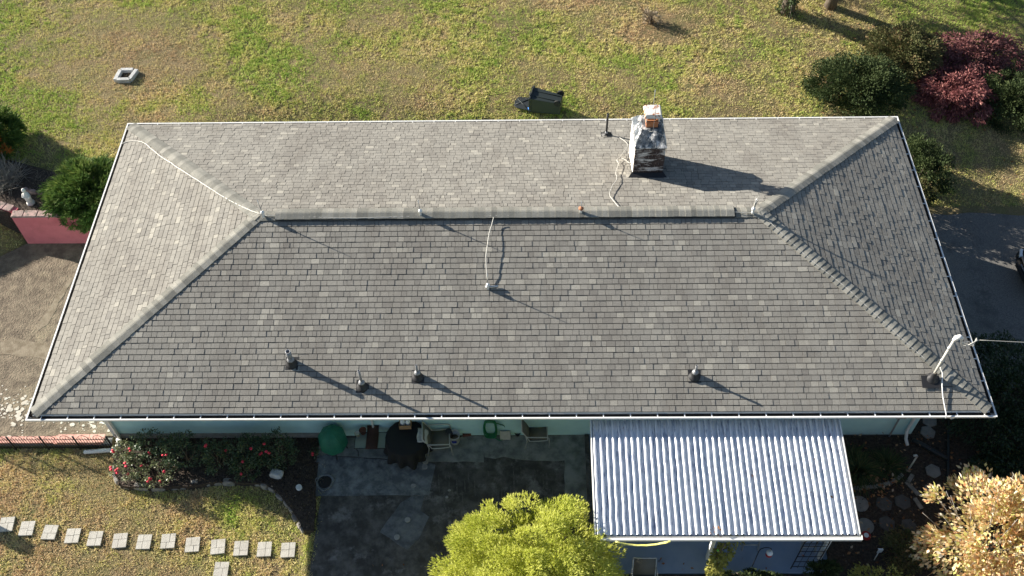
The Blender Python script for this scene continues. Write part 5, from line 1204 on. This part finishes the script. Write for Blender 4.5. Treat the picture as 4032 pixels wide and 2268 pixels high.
foliage('ivy', 'liriope', [crown_pts((0, .02 + .05 * z, z), (.34, .34, .3), 420, 22, .4, -1) for z in (.1, .4, .7, 1.0, 1.4, 1.9)], t1, .08, .6, droop=.6)
MB().tube([(.04, -.33, 0), (.02, -.26, .6), (.06, -.2, 1.4), (.02, -.15, 2.4)], .016, 5).build('dead_vine', 'twig_grey', t1)
t2 = tree('leaning_tree', 'dark trunked tree leaning right at the top edge', 11.35, 13.2, 8.0, 2.0, 'dark_leaf', (.12, .02), .17, 3.8)
foliage('drooping_foliage', 'juniper_leaf', [crown_pts((1.0, .55, 1.1), (.75, .5, .55), 1500, 40, .3, -1)], t2, .12, .35, droop=1.0)
tree('shade_tree', 'leafy tree beyond the frame shading the top right lawn', 8.2, 18.6, 8.0, 3.0, 'mixed_leaf', (0, 0), .22, 2.6, 6500)
tree('shade_tree', 'second leafy tree beyond the frame, farther right', 12.6, 19.5, 9.0, 3.2, 'mixed_leaf', (0, 0), .22, 2.6, 6500)
tree('shade_tree', 'third leafy tree beyond the frame near the top centre', -1.8, 20.6, 5.2, 1.6, 'mixed_leaf', (0, 0), .16, 2.2, 3000)
# ---------------------------------------------------------------- paint flakes on the forecourt corner
mb = MB(); random.seed(21)
for k in range(150):
    px, py = random.gauss(45, 50), random.gauss(1618, 42)
    if random.random() < .2: px, py = random.uniform(150, 440), random.uniform(1660, 1700)
    p = Gz(px, py, .034)
    if p.x > -10.3 or p.y < -4.3: continue
    s_ = random.choice([.02, .025, .03, .045, .06, .09]); a0 = random.uniform(0, 6)
    pts = [(p.x + s_ * random.uniform(.5, 1) * math.cos(a0 + a), p.y + s_ * random.uniform(.4, .9) * math.sin(a0 + a)) for a in np.arange(0, 6.2, .9)]
    mb.prism(pts, .03, .036 + .004 * random.random())
mb.build('peeling_paint', 'paint_flake', kind='stuff')
# ---------------------------------------------------------------- grass
def grass(n, xr, yr, seed, blades=4):
    g = np.random.default_rng(seed); x = g.uniform(*xr, n); y = g.uniform(*yr, n); keep = np.ones(n, bool)
    for poly in (FORE, DRV, [(p.x, p.y) for p in ROSEBED], SIDEBED, [(PX0 - .06, -12), (PX0 + .02, -3.9), (9, -3.9), (9, -12)], [(-wx - .1, -wy - .1), (wx + .1, -wy - .1), (wx + .1, wy + .1), (-wx - .1, wy + .1)],
                 PSOIL, [(ax0 - .15, ay0 - .2), (-10.2, ay0 - .2), (-10.2, 3), (ax0 - .15, 3)]): keep &= ~in_poly(x, y, poly)
    keep &= ~((x > 10.2) & (y < -2.4))
    keep &= ~((y < -3.9) & (y > -4.22) & (x < -10))
    for (px, py) in sp: q_ = G(px, py, .04); keep &= ~((np.abs(x - q_.x) < .19) & (np.abs(y - q_.y) < .2))
    # keep only what the lens and a step to the side can see
    k = np.stack([x, y], 1); keep &= (np.abs(x) < 13.5 + .42 * (y + 8)) & (y < 17)
    dens = .75 + .25 * (vnoise(x, y, .5) > .35); keep &= g.random(n) < dens; keep &= (vnoise(x, y, .13) + .35 * g.random(n)) > .42
    x, y = x[keep], y[keep]; n = len(x)
    green = .38 * vnoise(x, y, 3.1) + .26 * vnoise(x + 9, y + 5, 6.5) + .34 * vnoise(x + 40, y, 1.1) + .42 * vnoise(x, y + 31, .33)
    v = .16 + 1.10 * (green - .32)
    q_ = G(497, 300); d = np.hypot((x - q_.x - .2) / 2.6, (y - q_.y - .6) / 2.2); v -= .62 * np.exp(-d ** 2)
    q_ = G(2600, 110); d = np.hypot((x - q_.x) / 1.5, (y - q_.y) / 1.1); v -= .6 * np.exp(-d ** 2)
    for (qx, qy, ra, rb, am) in ((-4.5, 11.5, 1.6, .7, .25), (7.2, 8.2, 2.2, 1.0, .2), (2.5, 13.2, 2.0, .7, .25), (-7.5, 7.2, 1.2, .6, .2), (-11.8, 6.2, 1.5, .7, .3)): v -= am * np.exp(-((x - qx) / ra) ** 2 - ((y - qy) / rb) ** 2)
    v += .16 * sm((-9 - x) / 5) * sm((y - 4) / 4) + .25 * sm((x - 12.5) / 2.5) * sm((y - 9) / 3)
    v += .12 * np.exp(-((x + 9) / 1.2) ** 2 - ((y + 5.6) / .6) ** 2)
    v -= (.10 + .14 * vnoise(x, y, .8)) * ((y < -4) & (x < -4.5))
    v = np.clip(np.minimum(v, .80) + g.normal(0, .10, n), 0, .92); z = T(x, y) - .012
    V = []; A = []
    for k in range(4):
        a = g.uniform(0, 6.283, n); lean = g.uniform(.45, 1.4, n); L = g.uniform(.045, .095, n) * (1 + .4 * v); wd = g.uniform(.014, .03, n)
        P = np.stack([x + g.normal(0, .03, n), y + g.normal(0, .03, n), z], 1); ax = np.stack([np.cos(a) * np.sin(lean), np.sin(a) * np.sin(lean), np.cos(lean)], 1); b2 = a + 1.57 + g.normal(0, .5, n)
        sd_ = np.stack([np.cos(b2), np.sin(b2), np.zeros(n)], 1) * wd[:, None] / 2
        V.append(np.stack([P - sd_, P + sd_, P + ax * L[:, None]], 1)); A.append(np.clip(v + g.normal(0, .08, n), 0, 1))
    return np.concatenate(V), np.concatenate(A)
V1, A1 = grass(310000, (-21, 21), (2.4, 17), 3); V2, A2 = grass(36000, (-15, -4.6), (-9, -4.2), 4)
gr = link('grass', tri_mesh('grass', np.concatenate([V1, V2]).reshape(-1, 3), 3, 'grass_blade', np.concatenate([A1, A2])), label='short patchy lawn grass, half straw coloured and half green', cat='grass', kind='stuff')
# leaf litter and litter on the back lawn by the trees
n = 420; X_ = RNG.uniform(9, 17, n); Y_ = RNG.uniform(4.5, 13, n); P = np.stack([X_, Y_, T(X_, Y_) + .05], 1); ax = rnd_dirs(n); ax[:, 2] *= .3; L = RNG.uniform(.05, .1, n)
link('lawn_leaves', tri_mesh('lawn_leaves', leaf_faces(P, ax, L, L * .6).reshape(-1, 3), 4, 'fallen_leaf', RNG.random(n)), kind='stuff')
